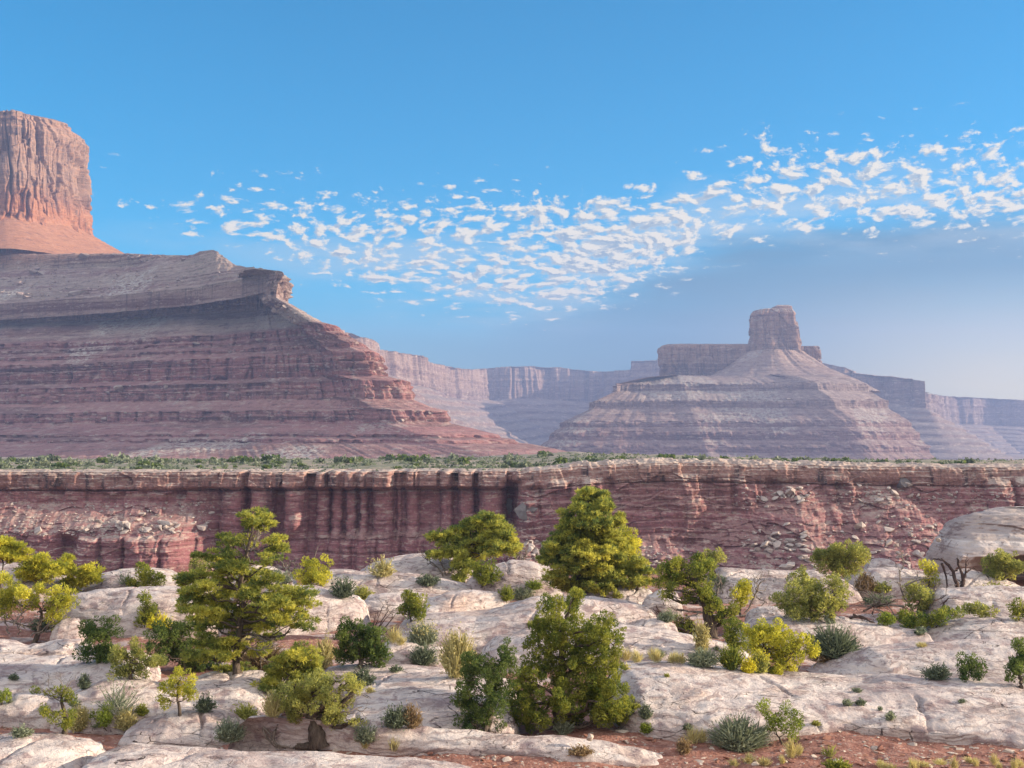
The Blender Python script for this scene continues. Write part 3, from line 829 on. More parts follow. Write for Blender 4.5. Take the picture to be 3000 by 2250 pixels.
def make_plateau():
    m, T = new_mat('plateau_scrubland')
    p = T.n('ShaderNodeNewGeometry').outputs['Position']
    n = T.noise(T.vm('MULTIPLY', p, (1.0, 0.6, 1.0)), 0.06, 5, 0.65)
    f = T.noise(p, 0.5, 4, 0.65)
    col = T.ramp(n, [(0.30, (0.17, 0.175, 0.125)), (0.46, (0.25, 0.225, 0.165)), (0.58, (0.33, 0.26, 0.205)), (0.75, (0.44, 0.39, 0.34))])
    col = T.mix(T.m('MULTIPLY', T.rng(f, 0.52, 0.64), 0.6), col, (0.14, 0.15, 0.09))
    finish(T, col, 0.95, T.bump(f, 0.7, 0.8))
    a = np.linspace(-0.62, 0.62, 420)
    y = np.concatenate([302 + 60 * np.linspace(0, 1, 60)[:-1], 362 * ((1700 / 362) ** np.linspace(0, 1, 160))])
    A, Y = np.meshgrid(a, y, indexing='ij')
    X = A * Y
    tag(mesh_obj('terrain', np.stack([X, Y, plateau_z(X, Y)], -1), grid_q(len(a), len(y)), mat=m), kind='structure')
    # the land beyond, out to the horizon, and the canyon floor between the rims
    V = [(-60000, 60, -66), (60000, 60, -66), (60000, 70000, -66), (-60000, 70000, -66)]
    m2, T = new_mat('basin_floor')
    p = T.n('ShaderNodeNewGeometry').outputs['Position']
    n = T.noise(p, 0.02, 5, 0.6)
    finish(T, T.ramp(n, [(0.35, (0.24, 0.15, 0.12)), (0.6, (0.34, 0.26, 0.21))]), 0.95)
    tag(mesh_obj('land', V, [(0, 1, 2, 3)], mat=m2, smooth=False), kind='structure')


make_plateau()
make_wall()


# ------------------------------------------------------------------ mesas and buttes
def sweep(name, plan, inward, prof, mat, parent, nu=600, seed=1, cliff_amp=5.0, talus_amp=2.0, wob=5.0, jf=18.0, closed=False, top=None, bump_fn=None, lam=2.6, panel=0.0, pw_=26.0):
    """terraced rock body: the plan line is stepped inwards and upwards along the profile rows (setback, height, rows, cliffness)"""
    plan, inward = np.array(plan, float), np.array(inward, float)
    if closed:
        plan, inward = np.vstack([plan, plan[:1]]), np.vstack([inward, inward[:1]])
    d = np.concatenate([[0], np.cumsum(np.linalg.norm(np.diff(plan, axis=0), axis=1))])
    u = np.linspace(0, d[-1], nu)
    px_, py_ = np.interp(u, d, plan[:, 0]), np.interp(u, d, plan[:, 1])
    ix, iy = np.interp(u, d, inward[:, 0]), np.interp(u, d, inward[:, 1])
    S_, Z_, Cc = [], [], []
    for k in range(len(prof) - 1):
        (s0, z0, n, c), (s1, z1, _, _) = prof[k], prof[k + 1]
        q = np.arange(n) / n
        S_ += list(s0 + (s1 - s0) * q)
        Z_ += list(z0 + (z1 - z0) * q)
        Cc += [c] * n
    S_.append(prof[-1][0])
    Z_.append(prof[-1][1])
    Cc.append(prof[-1][3])
    S_, Z_ = np.array(S_), np.array(Z_)
    Cc = np.convolve(np.pad(np.array(Cc, float), 1, mode='edge'), [0.25, 0.5, 0.25], mode='valid')
    U, SS = np.meshgrid(u, S_, indexing='ij')
    _, ZZ = np.meshgrid(u, Z_, indexing='ij')
    _, CC = np.meshgrid(u, Cc, indexing='ij')
    if closed:                      # make the noise meet itself round a closed plan
        R = d[-1] / (2 * pi)
        a1, a2 = R * np.cos(U / R), R * np.sin(U / R)
    else:
        a1, a2 = U, U * 0
    def nz(sc, zc, sd, oc):
        return fbm(a1 / sc + zc, a2 / sc + zc * 0.37 + 5.3, sd, oc)
    bay = nz(jf * 7, ZZ * 0.0015, seed, 3)
    joint = np.abs(nz(jf, ZZ * 0.004, seed + 1, 4))
    crag = nz(jf * 0.30, ZZ * 0.05, seed + 2, 4)
    zz = ZZ + lam * 5.0 * fbm(ZZ / (lam * 9.0), ZZ * 0 + 3.7, seed + 13, 3)
    lay = np.floor(zz / lam + 1.1 * nz(jf * 4, ZZ * 0.01, seed + 3, 2))
    led = (h1(lay.astype(np.int64) + 900, seed) - 0.5) * (0.35 + 2.2 * np.abs(nz(jf * 2.2, lay * 1.31, seed + 4, 2)))
    gul = nz(jf * 1.2, ZZ * 0.006, seed + 5, 3)
    rub = nz(jf * 0.22, ZZ * 0.12, seed + 6, 3)
    D = SS + wob * 2.6 * bay + wob * 1.2 * nz(jf * 2.6, ZZ * 0.004, seed + 10, 3) + CC * cliff_amp * (2.4 * joint - 0.5 + 0.9 * crag - 0.9 * led) + (1 - CC) * talus_amp * (1.6 * gul + 0.8 * rub - 0.5 * led)
    if panel:
        # slabs that split off along upright joints: neighbouring panels stand in and out
        for sc, am, sd in ((pw_, 1.0, 0), (pw_ * 0.42, 0.5, 3)):
            per = max(3, int(round(d[-1] / sc)))
            q = U / d[-1] * per + 0.9 * nz(sc * 1.6, ZZ * 0.012, seed + 30 + sd, 3)
            zone = np.floor(ZZ / (sc * 2.6) + 1.6 * nz(sc * 2.5, ZZ * 0.0, seed + 33 + sd, 2)).astype(np.int64)
            q0 = np.floor(q)
            fr = sstep(q - q0, 0.0, 0.13)
            a_, b_ = (q0 - 1).astype(np.int64) % per, q0.astype(np.int64) % per
            hv = h1(a_ + zone * 613, seed + sd) * (1 - fr) + h1(b_ + zone * 613, seed + sd) * fr
            slot = np.exp(-((q - q0 - 0.06) / 0.05) ** 2)
            D = D + CC * panel * am * ((hv - 0.5) * 1.5 + 0.7 * slot)
    X = px_[:, None] + ix[:, None] * D
    Y = py_[:, None] + iy[:, None] * D
    Z = ZZ + wob * 0.35 * nz(jf * 5, ZZ * 0.002, seed + 8, 3) + (1 - CC) * 0.5 * talus_amp * rub
    if bump_fn is not None:
        Z = Z + bump_fn(X, Y, Z)
    V = np.stack([X, Y, Z], -1)
    Q = grid_q(nu, len(S_))[:, ::-1]
    Vf = V.reshape(-1, 3)
    tri = None
    if top:
        c = Vf.reshape(nu, len(S_), 3)[:, -1].mean(0)
        ci = len(Vf)
        Vf = np.vstack([Vf, c])
        i = np.arange(nu - 1) * len(S_) + len(S_) - 1
        tri = np.stack([i + len(S_), i, np.full_like(i, ci)], 1)[:, ::-1]
    return mesh_obj(name, Vf, Q, tri, mat=mat, parent=parent, loc=parent.location)


def profile_px(rows, px0, Y0, iy, x0=None, ix=-1.0):
    """turn silhouette points (px, py, rows, cliffness) into setback and height at the right-hand nose of a mesa"""
    out = []
    for px, py, n, c in rows:
        k = (px - W0 / 2) / F
        x_0 = (px0 - W0 / 2) / F * Y0
        S = (x_0 - k * Y0) / (k * iy - ix)
        out.append((S, (HZ - py) / F * (Y0 + iy * S), n, c))
    return out


def make_mesa():
    root = empty('mesa', (-350, 1250, -20), 'huge banded red mesa filling the left, with stepped cliffs and a tower on top', 'mesa')
    rows = [(1800, 1352, 10, 0.0), (1700, 1336, 10, 0.0), (1600, 1314, 12, 0.0), (1530, 1301, 8, 0.1), (1490, 1297, 7, 0.9), (1482, 1287, 6, 0.2), (1440, 1281, 5, 0.9), (1434, 1272, 20, 0.05),
            (1300, 1240, 5, 0.3), (1290, 1232, 16, 1.0), (1276, 1200, 4, 0.3), (1240, 1192, 14, 0.05), (1186, 1166, 12, 0.8), (1182, 1140, 4, 0.4), (1176, 1134, 12, 1.0), (1170, 1112, 6, 0.2), (1104, 1098, 20, 1.0), (1096, 1058, 4, 0.4), (1090, 1054, 14, 1.0), (1084, 1028, 5, 0.2),
            (1050, 1012, 7, 0.9), (1042, 1000, 5, 0.3), (1004, 985, 6, 0.9), (998, 974, 4, 0.3), (976, 968, 9, 1.0), (964, 947, 5, 0.3), (928, 940, 26, 0.05), (862, 903, 20, 0.05), (800, 866, 6, 0.5), (798, 858, 26, 1.0), (806, 806, 6, 1.0), (802, 790, 4, 0.3),
            (784, 788, 6, 0.0), (740, 784, 4, 0.0), (700, 790, 2, 0.0)]
    plan = [(-1500, 1600), (-900, 1415), (-480, 1262), (-250, 1168), (-120, 1114), (-62, 1092), (-46, 1096), (-18, 1122), (0, 1150), (6, 1190), (-6, 1300), (-60, 1500), (-150, 1900)]
    inw = [(0.05, .95), (0.05, .95), (0.03, .92), (-0.15, .88), (-0.5, .82), (-0.80, .74), (-0.84, .68), (-0.93, .48), (-1.0, .36), (-1.0, .3), (-1.0, .15), (-0.95, 0), (-0.9, -.2)]

    def upper_bench():
        # grey slope and thin ledge that climb from the cliff top to the foot of the tower
        sk_s = [-600, 0, 371, 452, 540, 566, 580, 628, 640, 676, 690, 730, 782, 830]
        sk_p = [742, 742, 740, 744, 746, 741, 731, 731, 741, 768, 776, 781, 787, 800]
        s = np.linspace(-560, 800, 620)
        q = np.concatenate([np.linspace(-0.5, -0.02, 12), np.linspace(0.0, 1.0, 120), np.linspace(1.03, 3.0, 40)])
        S_, Q_ = np.meshgrid(s, q, indexing='ij')
        yf = np.interp(S_, [-560, 0, 300, 560, 700, 790], [1632, 1518, 1450, 1374, 1308, 1252]) + 8 * fbm(S_ / 60, S_ * 0, 161, 3)
        dd = np.interp(S_, [-560, 0, 450, 690, 790], [175, 165, 150, 70, 18])
        Yk = yf + dd
        Y = yf + dd * np.maximum(Q_, 0.0)
        zk = (HZ - np.interp(S_, sk_s, sk_p)) / F * Yk
        zf = np.interp(S_, [0, 800], [164, 168])
        lip = sstep(S_, 470, 380)
        pr = np.clip(Q_, 0, 1)
        prof = pr * (1 - 0.22 * lip) + lip * 0.22 * sstep(Q_, 0.93, 0.975)
        Z = zf + (zk - zf) * prof - 40 * np.clip(-Q_, 0, 1)
        nzz = fbm(S_ / 26, Y / 24, 162, 4)
        Z = Z + (2.6 * nzz + 1.2 * fbm(S_ / 7, Y / 8, 163, 3)) * sstep(Q_, 0.02, 0.2) * (1 - 0.55 * sstep(Q_, 0.8, 1.0)) + 0.8 * fbm(S_ / 12, Y / 20, 164, 3)
        st = Z / 5.0 + 0.7 * nzz
        Z = Z + 1.9 * (np.floor(st) + sstep(st - np.floor(st), 0.35, 0.65) - st) * sstep(fbm(S_ / 90, Y / 50, 165, 2), -0.1, 0.2) * sstep(Q_, 0.0, 0.15)
        V = np.stack([(S_ - W0 / 2) / F * Y, Y, Z], -1)
        mesh_obj('upper_bench', V, grid_q(len(s), len(q)), mat=M_MESA, loc=root.location, parent=root)
    # finer steps along the part that faces the camera
    pl, iv = [], []
    for k in range(len(plan) - 1):
        n = 6
        for q in range(n):
            pl.append(tuple(np.array(plan[k]) + (np.array(plan[k + 1]) - plan[k]) * q / n))
            iv.append(tuple(np.array(inw[k]) + (np.array(inw[k + 1]) - inw[k]) * q / n))
    sweep('stepped_slopes', pl, iv, profile_px(rows, 1500, 1150, 0.36), M_MESA, root, nu=1250, seed=101, cliff_amp=5.0, talus_amp=4.2, wob=8.5, jf=22.0, panel=7.0, pw_=30.0)
    upper_bench()
    # tower of sandstone with its apron of rubble
    Yt = 1900.0
    cx, a, b = at(-10, 700, Yt)[0], 113.0, 84.0
    th = np.linspace(0, 2 * pi, 160, endpoint=False)
    n = 6.0
    rr = (np.abs(np.cos(th)) ** n + np.abs(np.sin(th)) ** n) ** (-1 / n)
    pl = [(cx + a * r * cos(q), Yt + b * r * sin(q)) for q, r in zip(th, rr)]
    rot = radians(-24)
    pl = [(cx + (x - cx) * cos(rot) - (y - Yt) * sin(rot), Yt + (x - cx) * sin(rot) + (y - Yt) * cos(rot)) for x, y in pl]
    iv = [(-cos(q + rot) * r, -sin(q + rot) * r) for q, r in zip(th, rr)]
    zt = lambda py: (HZ - py) / F * (Yt - b * (0.9 - 0.95 * (py < 480)))
    prof = [(-12, zt(680), 10, 0.9), (-7, zt(640), 22, 1.0), (-2.5, zt(560), 26, 1.0), (0, zt(482), 24, 1.0), (-1.5, zt(410), 6, 1.0), (2.0, zt(402), 8, 0.9), (3, zt(388), 5, 0.7), (15, zt(372), 5, 0.9), (16, zt(362), 5, 0.6), (30, zt(352), 4, 0.6), (55, zt(345), 3, 0.3)]
    sweep('rock_tower', pl, iv, prof, M_TOWER, root, nu=900, seed=131, cliff_amp=3.0, talus_amp=1.5, wob=4.0, jf=17.0, closed=True, top=True, lam=7.0, panel=13.0, pw_=27.0)
    prof = [(-112, zt(776), 8, 0.0), (-92, zt(757), 30, 0.0), (-38, zt(690), 24, 0.0), (-6, zt(645), 8, 0.1), (6, zt(600), 3, 0.3)]
    sweep('rubble_apron', pl, iv, prof, M_TOWER, root, nu=520, seed=141, cliff_amp=2, talus_amp=3.2, wob=3.5, jf=20.0, closed=True)
    return root


make_mesa()


def make_butte():
    Y0 = 2500.0
    root = empty('butte', (500, 2600, -50), 'hazy terraced butte crowned by a square rock tower, right of the middle', 'butte')
    rows = [(2960, 1440, 6, 0), (2850, 1400, 10, 0), (2757, 1360, 12, 0.05), (2725, 1325, 6, 0.2), (2722, 1312, 5, 1.0), (2716, 1304, 9, 0.1), (2698, 1288, 4, 0.3), (2694, 1274, 8, 1.0), (2688, 1264, 7, 0.1), (2672, 1252, 4, 0.4), (2668, 1240, 7, 1.0),
            (2662, 1234, 16, 0.05), (2604, 1198, 5, 0.4), (2598, 1176, 9, 1.0), (2592, 1172, 14, 0.05), (2544, 1146, 5, 0.4), (2538, 1126, 9, 1.0), (2528, 1122, 10, 0.05), (2470, 1106, 6, 0), (2400, 1098, 3, 0)]
    k = Y0 / F
    R, C, Lf = ((2757 - 1500) * k, 2500), ((2520 - 1500) * k * .96, 2385), ((1560 - 1500) * k, 2470)
    plan = [(Lf[0] + 90, 2900), (Lf[0] - 10, 2640), Lf, (Lf[0] + 40, 2440), (250, 2420), (C[0] - 60, 2390), C, (C[0] + 30, 2390), R, (R[0] - 20, 2640), (R[0] - 160, 2900)]
    inw = [(1.2, -.5), (1.4, 0), (1.35, .45), (1.1, .8), (0.25, .95), (-.35, .95), (-.62, .86), (-.70, .78), (-1, .38), (-1, 0), (-.8, -.5)]
    pl, iv = [], []
    for q in range(len(plan) - 1):
        for e in range(6):
            pl.append(tuple(np.array(plan[q]) * (1 - e / 6) + np.array(plan[q + 1]) * e / 6))
            iv.append(tuple(np.array(inw[q]) * (1 - e / 6) + np.array(inw[q + 1]) * e / 6))
    sweep('stepped_slopes', pl, iv, profile_px(rows, 2757, Y0, 0.38), M_BUTTE, root, nu=800, seed=201, cliff_amp=6.0, talus_amp=6.0, wob=7.0, jf=30.0, lam=4.5, panel=4.0, pw_=40.0)
    Yt = 2745.0
    z = lambda py: (HZ - py) / F * Yt
    xx = lambda px: (px - 1500) / F * Yt
    th = np.linspace(0, 2 * pi, 120, endpoint=False)

    def block(name, pxl, pxr, half, prof, n, seed, mat=M_BUTTE, yc=Yt, **kw):
        cx, a = (xx(pxl) + xx(pxr)) / 2, (xx(pxr) - xx(pxl)) / 2
        rr = (np.abs(np.cos(th)) ** n + np.abs(np.sin(th)) ** n) ** (-1 / n)
        pl_ = [(cx + a * r * cos(q), yc + half * r * sin(q)) for q, r in zip(th, rr)]
        iv_ = [(-cos(q) * r, -sin(q) * r) for q, r in zip(th, rr)]
        return sweep(name, pl_, iv_, prof, mat, root, nu=420, seed=seed, closed=True, **kw)
    block('rock_tower', 2215, 2321, 38, [(-12, z(1075), 18, 1), (-7, z(1010), 20, 1), (0, z(945), 10, 1), (2, z(930), 6, .8), (0, z(922), 6, .6), (4, z(909), 4, .5), (14, z(906), 3, .3)], 8.0, 211, cliff_amp=3.5, talus_amp=1, wob=2.0, jf=14.0, top=True, lam=9.0, panel=7.0, pw_=24.0)
    block('summit_block', 2268, 2318, 26, [(-1, z(915), 6, 1), (0, z(899), 4, .8), (6, z(895), 3, .4)], 7.0, 214, cliff_amp=1.2, talus_amp=1, wob=1.0, jf=12.0, top=True)
    block('fin_wall', 1948, 2215, 34, [(-8, z(1135), 12, 1), (-3, z(1080), 14, 1), (0, z(1022), 6, 1), (4, z(1010), 4, .7), (14, z(1006), 3, .3)], 5.0, 221, yc=Yt + 30, cliff_amp=4.0, talus_amp=1, wob=2.5, jf=18.0, top=True, lam=9.0, panel=8.0, pw_=30.0)
    block('shoulder_wall', 2325, 2404, 30, [(-8, z(1120), 12, 1), (-2, z(1060), 10, 1), (0, z(1026), 6, 1), (5, z(1014), 3, .3)], 4.0, 231, yc=Yt + 15, cliff_amp=4.0, talus_amp=1, wob=2.0, jf=14.0, top=True, lam=9.0, panel=7.0, pw_=22.0)
    block('rubble_apron', 2175, 2360, 70, [(-150, z(1152), 6, 0), (-108, z(1120), 22, 0), (-45, z(1082), 16, 0), (-8, z(1050), 8, 0), (10, z(1030), 2, 0)], 2.6, 241, yc=Yt - 5, cliff_amp=2, talus_amp=8.5, wob=9.0, jf=17.0)


make_butte()


def far_cliff(name, label, pts, cliff_px, foot_z, seed, slope=0.62, nu=700, amp=14.0):
    """cliff line far off: rim points (px, py, distance), a sheer band, then talus with benches down to the basin"""
    p = np.array(pts, float)
    P3 = np.array([at(*q) for q in p])
    d = np.concatenate([[0], np.cumsum(np.linalg.norm(np.diff(P3[:, :2], axis=0), axis=1))])
    u = np.linspace(0, d[-1], nu)
    C3 = np.stack([np.interp(u, d, P3[:, i]) for i in range(3)], -1)
    tx, ty = np.gradient(C3[:, 0]), np.gradient(C3[:, 1])
    L = np.hypot(tx, ty)
    k = np.hanning(41)
    k /= k.sum()
    sm = lambda v: np.convolve(np.pad(v, 20, mode='edge'), k, mode='valid')
    ox, oy = sm(ty / L), sm(-tx / L)              # outward, towards the viewer
    hc = cliff_px * C3[:, 1] / F
    rows = []
    rim = fbm(u / 60, u * 0, seed + 9, 3) * 6
    for q in np.linspace(-1, 0, 6)[:-1]:          # top surface runs back from the rim
        rows.append((np.full(nu, q * 60.0), C3[:, 2] + rim + 8 * q, 0))
    for q in np.linspace(0, 1, 30):
        rows.append((-2 + 10 * q * np.ones(nu), C3[:, 2] + rim * (1 - q) - hc * q, 1))
    zc = C3[:, 2] - hc
    for q in np.linspace(0.02, 1, 50):
        zz = zc + (foot_z - zc) * q
        st = q * 7 + 0.6 * fbm(u / 300, u * 0 + q, seed + 4, 2)
        qs = (np.floor(st) + sstep(st - np.floor(st), 0.0, 0.75)) / 7
        rows.append((8 + (zc - foot_z) / slope * qs, zz, 0))
    nv = len(rows)
    O = np.stack([r[0] for r in rows], 1)
    Z = np.stack([r[1] for r in rows], 1)
    CC = np.array([r[2] for r in rows], float)[None, :]
    U = np.repeat(u[:, None], nv, 1)
    vi = np.linspace(0, 1, nv)[None, :]
    O = O + 40 * fbm(U / 260, U * 0, seed, 3) + (CC * amp * (1.6 * np.abs(fbm(U / 46, vi * 0.6, seed + 1, 4)) * -2 + 0.5) + (1 - CC) * amp * 1.0 * fbm(U / 70, vi * 5, seed + 2, 4)) * sstep(O, -20, 0)
    O = O + CC * 5 * (h1(np.floor(Z / 9 + fbm(U / 200, vi, seed + 6, 2)).astype(np.int64) + 700, seed) - 0.5)
    for sc, am in ((70.0, 1.0), (27.0, 0.5)):
        qv = U / sc + 0.8 * fbm(U / (sc * 1.7), Z / 260, seed + 50, 3)
        q0 = np.floor(qv)
        fr = sstep(qv - q0, 0.0, 0.15)
        hv = h1(q0.astype(np.int64) + 5000, seed) * (1 - fr) + h1(q0.astype(np.int64) + 5001, seed) * fr
        O = O - CC * am * 26 * (1 - hv)
    X = C3[:, 0][:, None] + ox[:, None] * O
    Y = C3[:, 1][:, None] + oy[:, None] * O
    c0 = tuple(float(v) for v in C3.mean(0))
    o = mesh_obj(name, np.stack([X, Y, Z], -1), grid_q(nu, nv)[:, ::-1], mat=M_FAR, loc=(c0[0], c0[1], foot_z))
    return tag(o, label, 'cliff')


far_cliff('cliff', 'distant sheer cliff line receding behind the right flank of the big mesa',
          [(560, 850, 2500), (800, 930, 2800), (880, 948, 2950), (969, 962, 3050), (1040, 975, 3250), (1112, 995, 3350), (1125, 1024, 3500), (1190, 1033, 3800), (1256, 1041, 3950), (1266, 1061, 4150), (1376, 1082, 4600), (1440, 1080, 4900)], 92, -64, 301)
far_cliff('cliff', 'distant shaded blue cliff wall in the middle, between the big mesa and the butte',
          [(1330, 1077, 4950), (1376, 1082, 5050), (1506, 1072, 5000), (1580, 1073, 5050), (1645, 1077, 5100), (1756, 1089, 5100), (1835, 1083, 4900), (1842, 1058, 4700), (1946, 1052, 4500), (2100, 1050, 4400), (2300, 1052, 4300)], 95, -64, 321)
far_cliff('cliff', 'distant cliff line right of the butte, ending in a sunlit point',
          [(2200, 1052, 3900), (2410, 1064, 3850), (2470, 1074, 3800), (2493, 1087, 3820), (2502, 1094, 3700), (2600, 1103, 3600), (2680, 1112, 3520), (2714, 1116, 3500), (2722, 1140, 3650), (2730, 1152, 3950), (2760, 1158, 4500), (2794, 1161, 4900), (2900, 1166, 5000), (3000, 1171, 5000), (3300, 1175, 5000), (3700, 1180, 5000)], 80, -64, 341)


# ------------------------------------------------------------------ air
def make_haze():
    m, T = new_mat('hazy_air')
    v = T.n('ShaderNodeVolumePrincipled')
    v.inputs['Color'].default_value = HAZE_COL
    v.inputs['Density'].default_value = HAZE_DEN
    v.inputs['Anisotropy'].default_value = 0.15
    o = T.n('ShaderNodeOutputMaterial')
    T.t.links.new(v.outputs[0], o.inputs['Volume'])
    x0, x1, y0, y1, z0, z1 = -5200, 5200, -150, 6400, -67.5, 560
    V = [(x, y, z) for x in (x0, x1) for y in (y0, y1) for z in (z0, z1)]
    Q = [(0, 1, 3, 2), (4, 6, 7, 5), (0, 4, 5, 1), (2, 3, 7, 6), (0, 2, 6, 4), (1, 5, 7, 3)]
    tag(mesh_obj('haze', V, Q, mat=m, smooth=False), kind='stuff')


HAZE_COL, HAZE_DEN = (0.44, 0.57, 1.0, 1.0), 1.35e-4
make_haze()


# ------------------------------------------------------------------ where a thing stands: the rock or soil seen at a place in the photograph
from mathutils.bvhtree import BVHTree
from mathutils import Vector


def ground_tree():
    VV, FF, n = [], [], 0
    for o in list(COL.objects):
        if o.type == 'MESH' and o.name.split('.')[0] in ('ground', 'slickrock_hump'):
            me = o.data
            v = np.empty(len(me.vertices) * 3, np.float32)
            me.vertices.foreach_get('co', v)
            v = v.reshape(-1, 3) + np.array(o.location)
            q = np.empty(len(me.loops), np.int32)
            me.loops.foreach_get('vertex_index', q)
            VV.append(v)
            FF.append(q.reshape(-1, 4) + n)
            n += len(v)
    return BVHTree.FromPolygons([tuple(map(float, v)) for v in np.concatenate(VV)], [tuple(map(int, f)) for f in np.concatenate(FF)])


BVH = ground_tree()


def surf(x, y):
    h = BVH.ray_cast(Vector((x, y, 6.0)), Vector((0, 0, -1)))
    return h[0].z if h[0] is not None else -8.0


def stand(px, py):
    """ground point seen at that place; where a nearer rock hides it, the flat estimate of its distance is kept"""
    Y = float(gy(py))
    d = ray(px, py)
    h = BVH.ray_cast(Vector((0, 0, 0)), Vector(tuple(d)))
    if h[0] is not None and abs(h[0].y - Y) < 7.0:
        return np.array([h[0].x, h[0].y, h[0].z])
    x = float(at(px, py, Y)[0])
    return np.array([x, Y, surf(x, Y)])


# ------------------------------------------------------------------ plants
def _norm(v):
    return v / np.maximum(np.linalg.norm(v, axis=-1, keepdims=True), 1e-9)


def rhombi(C, A, B):
    """leaf-like four-cornered faces: centres C, half axes A and B"""
    n = len(C)
    V = np.stack([C - A, C + B * 0.9 - A * 0.1, C + A, C - B * 0.9 + A * 0.1], 1).reshape(-1, 3)
    return V, np.arange(n * 4).reshape(n, 4)


def tube(pts, r0, r1, sides=6, rg=None):
    pts = np.asarray(pts, float)
    n = len(pts)
    t = _norm(np.gradient(pts, axis=0))
    ref = np.where(np.abs(t[:, 2:3]) > 0.9, np.array([[1.0, 0, 0]]), np.array([[0, 0, 1.0]]))
    a = _norm(np.cross(t, ref))
    b = np.cross(t, a)
    ang = np.linspace(0, 2 * pi, sides, endpoint=False)
    r = np.linspace(1, 0, n)[:, None] * (r0 - r1) + r1
    if rg is not None:
        r = r * (1 + 0.16 * rg.standard_normal((n, sides)))
    V = pts[:, None, :] + r[..., None] * (np.cos(ang)[None, :, None] * a[:, None, :] + np.sin(ang)[None, :, None] * b[:, None, :])
    i, j = np.meshgrid(np.arange(n - 1), np.arange(sides), indexing='ij')
    i, j = i.ravel(), j.ravel()
    Q = np.stack([i * sides + j, i * sides + (j + 1) % sides, (i + 1) * sides + (j + 1) % sides, (i + 1) * sides + j], 1)
    return V.reshape(-1, 3), Q


class Bag:
    def __init__(s):
        s.V, s.Q, s.t, s.n = [], [], [], 0

    def add(s, V, Q, tint=None):
        s.V.append(V)
        s.Q.append(Q + s.n)
        s.t.append(np.full(len(V), 0.5) if tint is None else np.repeat(tint, len(V) // len(tint)))
        s.n += len(V)

    def make(s, name, mat, parent=None, loc=None, smooth=False):
        return mesh_obj(name, np.concatenate(s.V), np.concatenate(s.Q), mat=mat, parent=parent, loc=loc, smooth=smooth, tint=np.concatenate(s.t))


def crooked(p0, p1, n, amp, rg, sag=0.0):
    p0, p1 = np.asarray(p0, float), np.asarray(p1, float)
    q = np.linspace(0, 1, n)[:, None]
    L = np.linalg.norm(p1 - p0)
    w = np.cumsum(rg.standard_normal((n, 3)), 0)
    w = w - q * w[-1]
    return p0 + (p1 - p0) * q + w * amp * L / math.sqrt(n) + np.array([0, 0, 1.0]) * (np.sin(q * pi) * sag * L)


def twigs(bag, p0, d, L, r, depth, rg, spread=0.7, sides=5, up=0.15):
    """a bare branch that forks again and again"""
    p1 = np.asarray(p0) + _norm(np.asarray(d, float)) * L
    path = crooked(p0, p1, 6, 0.16, rg)
    bag.add(*tube(path, r, r * 0.55, sides, rg))
    if depth <= 0:
        return
    for k in range(rg.integers(2, 4)):
        i = rg.integers(2, 6)
        nd = _norm(d) + spread * rg.standard_normal(3) + np.array([0, 0, up])
        twigs(bag, path[min(i, 5)], nd, L * rg.uniform(0.5, 0.8), r * 0.55, depth - 1, rg, spread, max(3, sides - 1), up)


def blob_clumps(blobs, rg, base, Y, k, fl, size):
    """sub-clumps spread through the crown masses"""
    out = []
    for (c, rx, ry, rz) in blobs:
        vol = (rx * ry * rz) ** (1 / 3)
        n = max(4, int(k * (vol / size) ** 2))
        d = _norm(rg.standard_normal((n, 3)))
        rr = rg.uniform(0.15, 1.25, (n, 1)) ** 0.6
        p = c + d * rr * np.array([rx, ry, rz]) * 0.90
        s = size * rg.uniform(0.45, 1.30, n)
        out.append(np.concatenate([p, s[:, None], np.full((n, 1), rg.uniform(-0.12, 0.12))], 1))
    return np.concatenate(out)


def conv(base, blobs, rg, depth_k=0.55, grow=1.28):
    """crown masses given in photograph pixels become ellipsoids round the tree's own place"""
    x0, Y, z0 = stand(*base)
    bx = [b[0] for b in blobs]
    half = (max(bx) - min(bx)) / 2 * mpp(Y) + 0.1
    cxm = (max(bx) + min(bx)) / 2
    out = []
    for b in blobs:
        off = abs(b[0] - cxm) * mpp(Y) / half
        room = half * depth_k * math.sqrt(max(0.08, 1 - min(off, 1) ** 2))
        y = Y + rg.uniform(-room, room)
        c = at(b[0], b[1], y)
        m = y / F
        rx, rz = b[2] * m * grow, b[3] * m * grow
        out.append((c, rx, (rx + rz) * 0.5, rz))
    return np.array([x0, Y, z0]), out


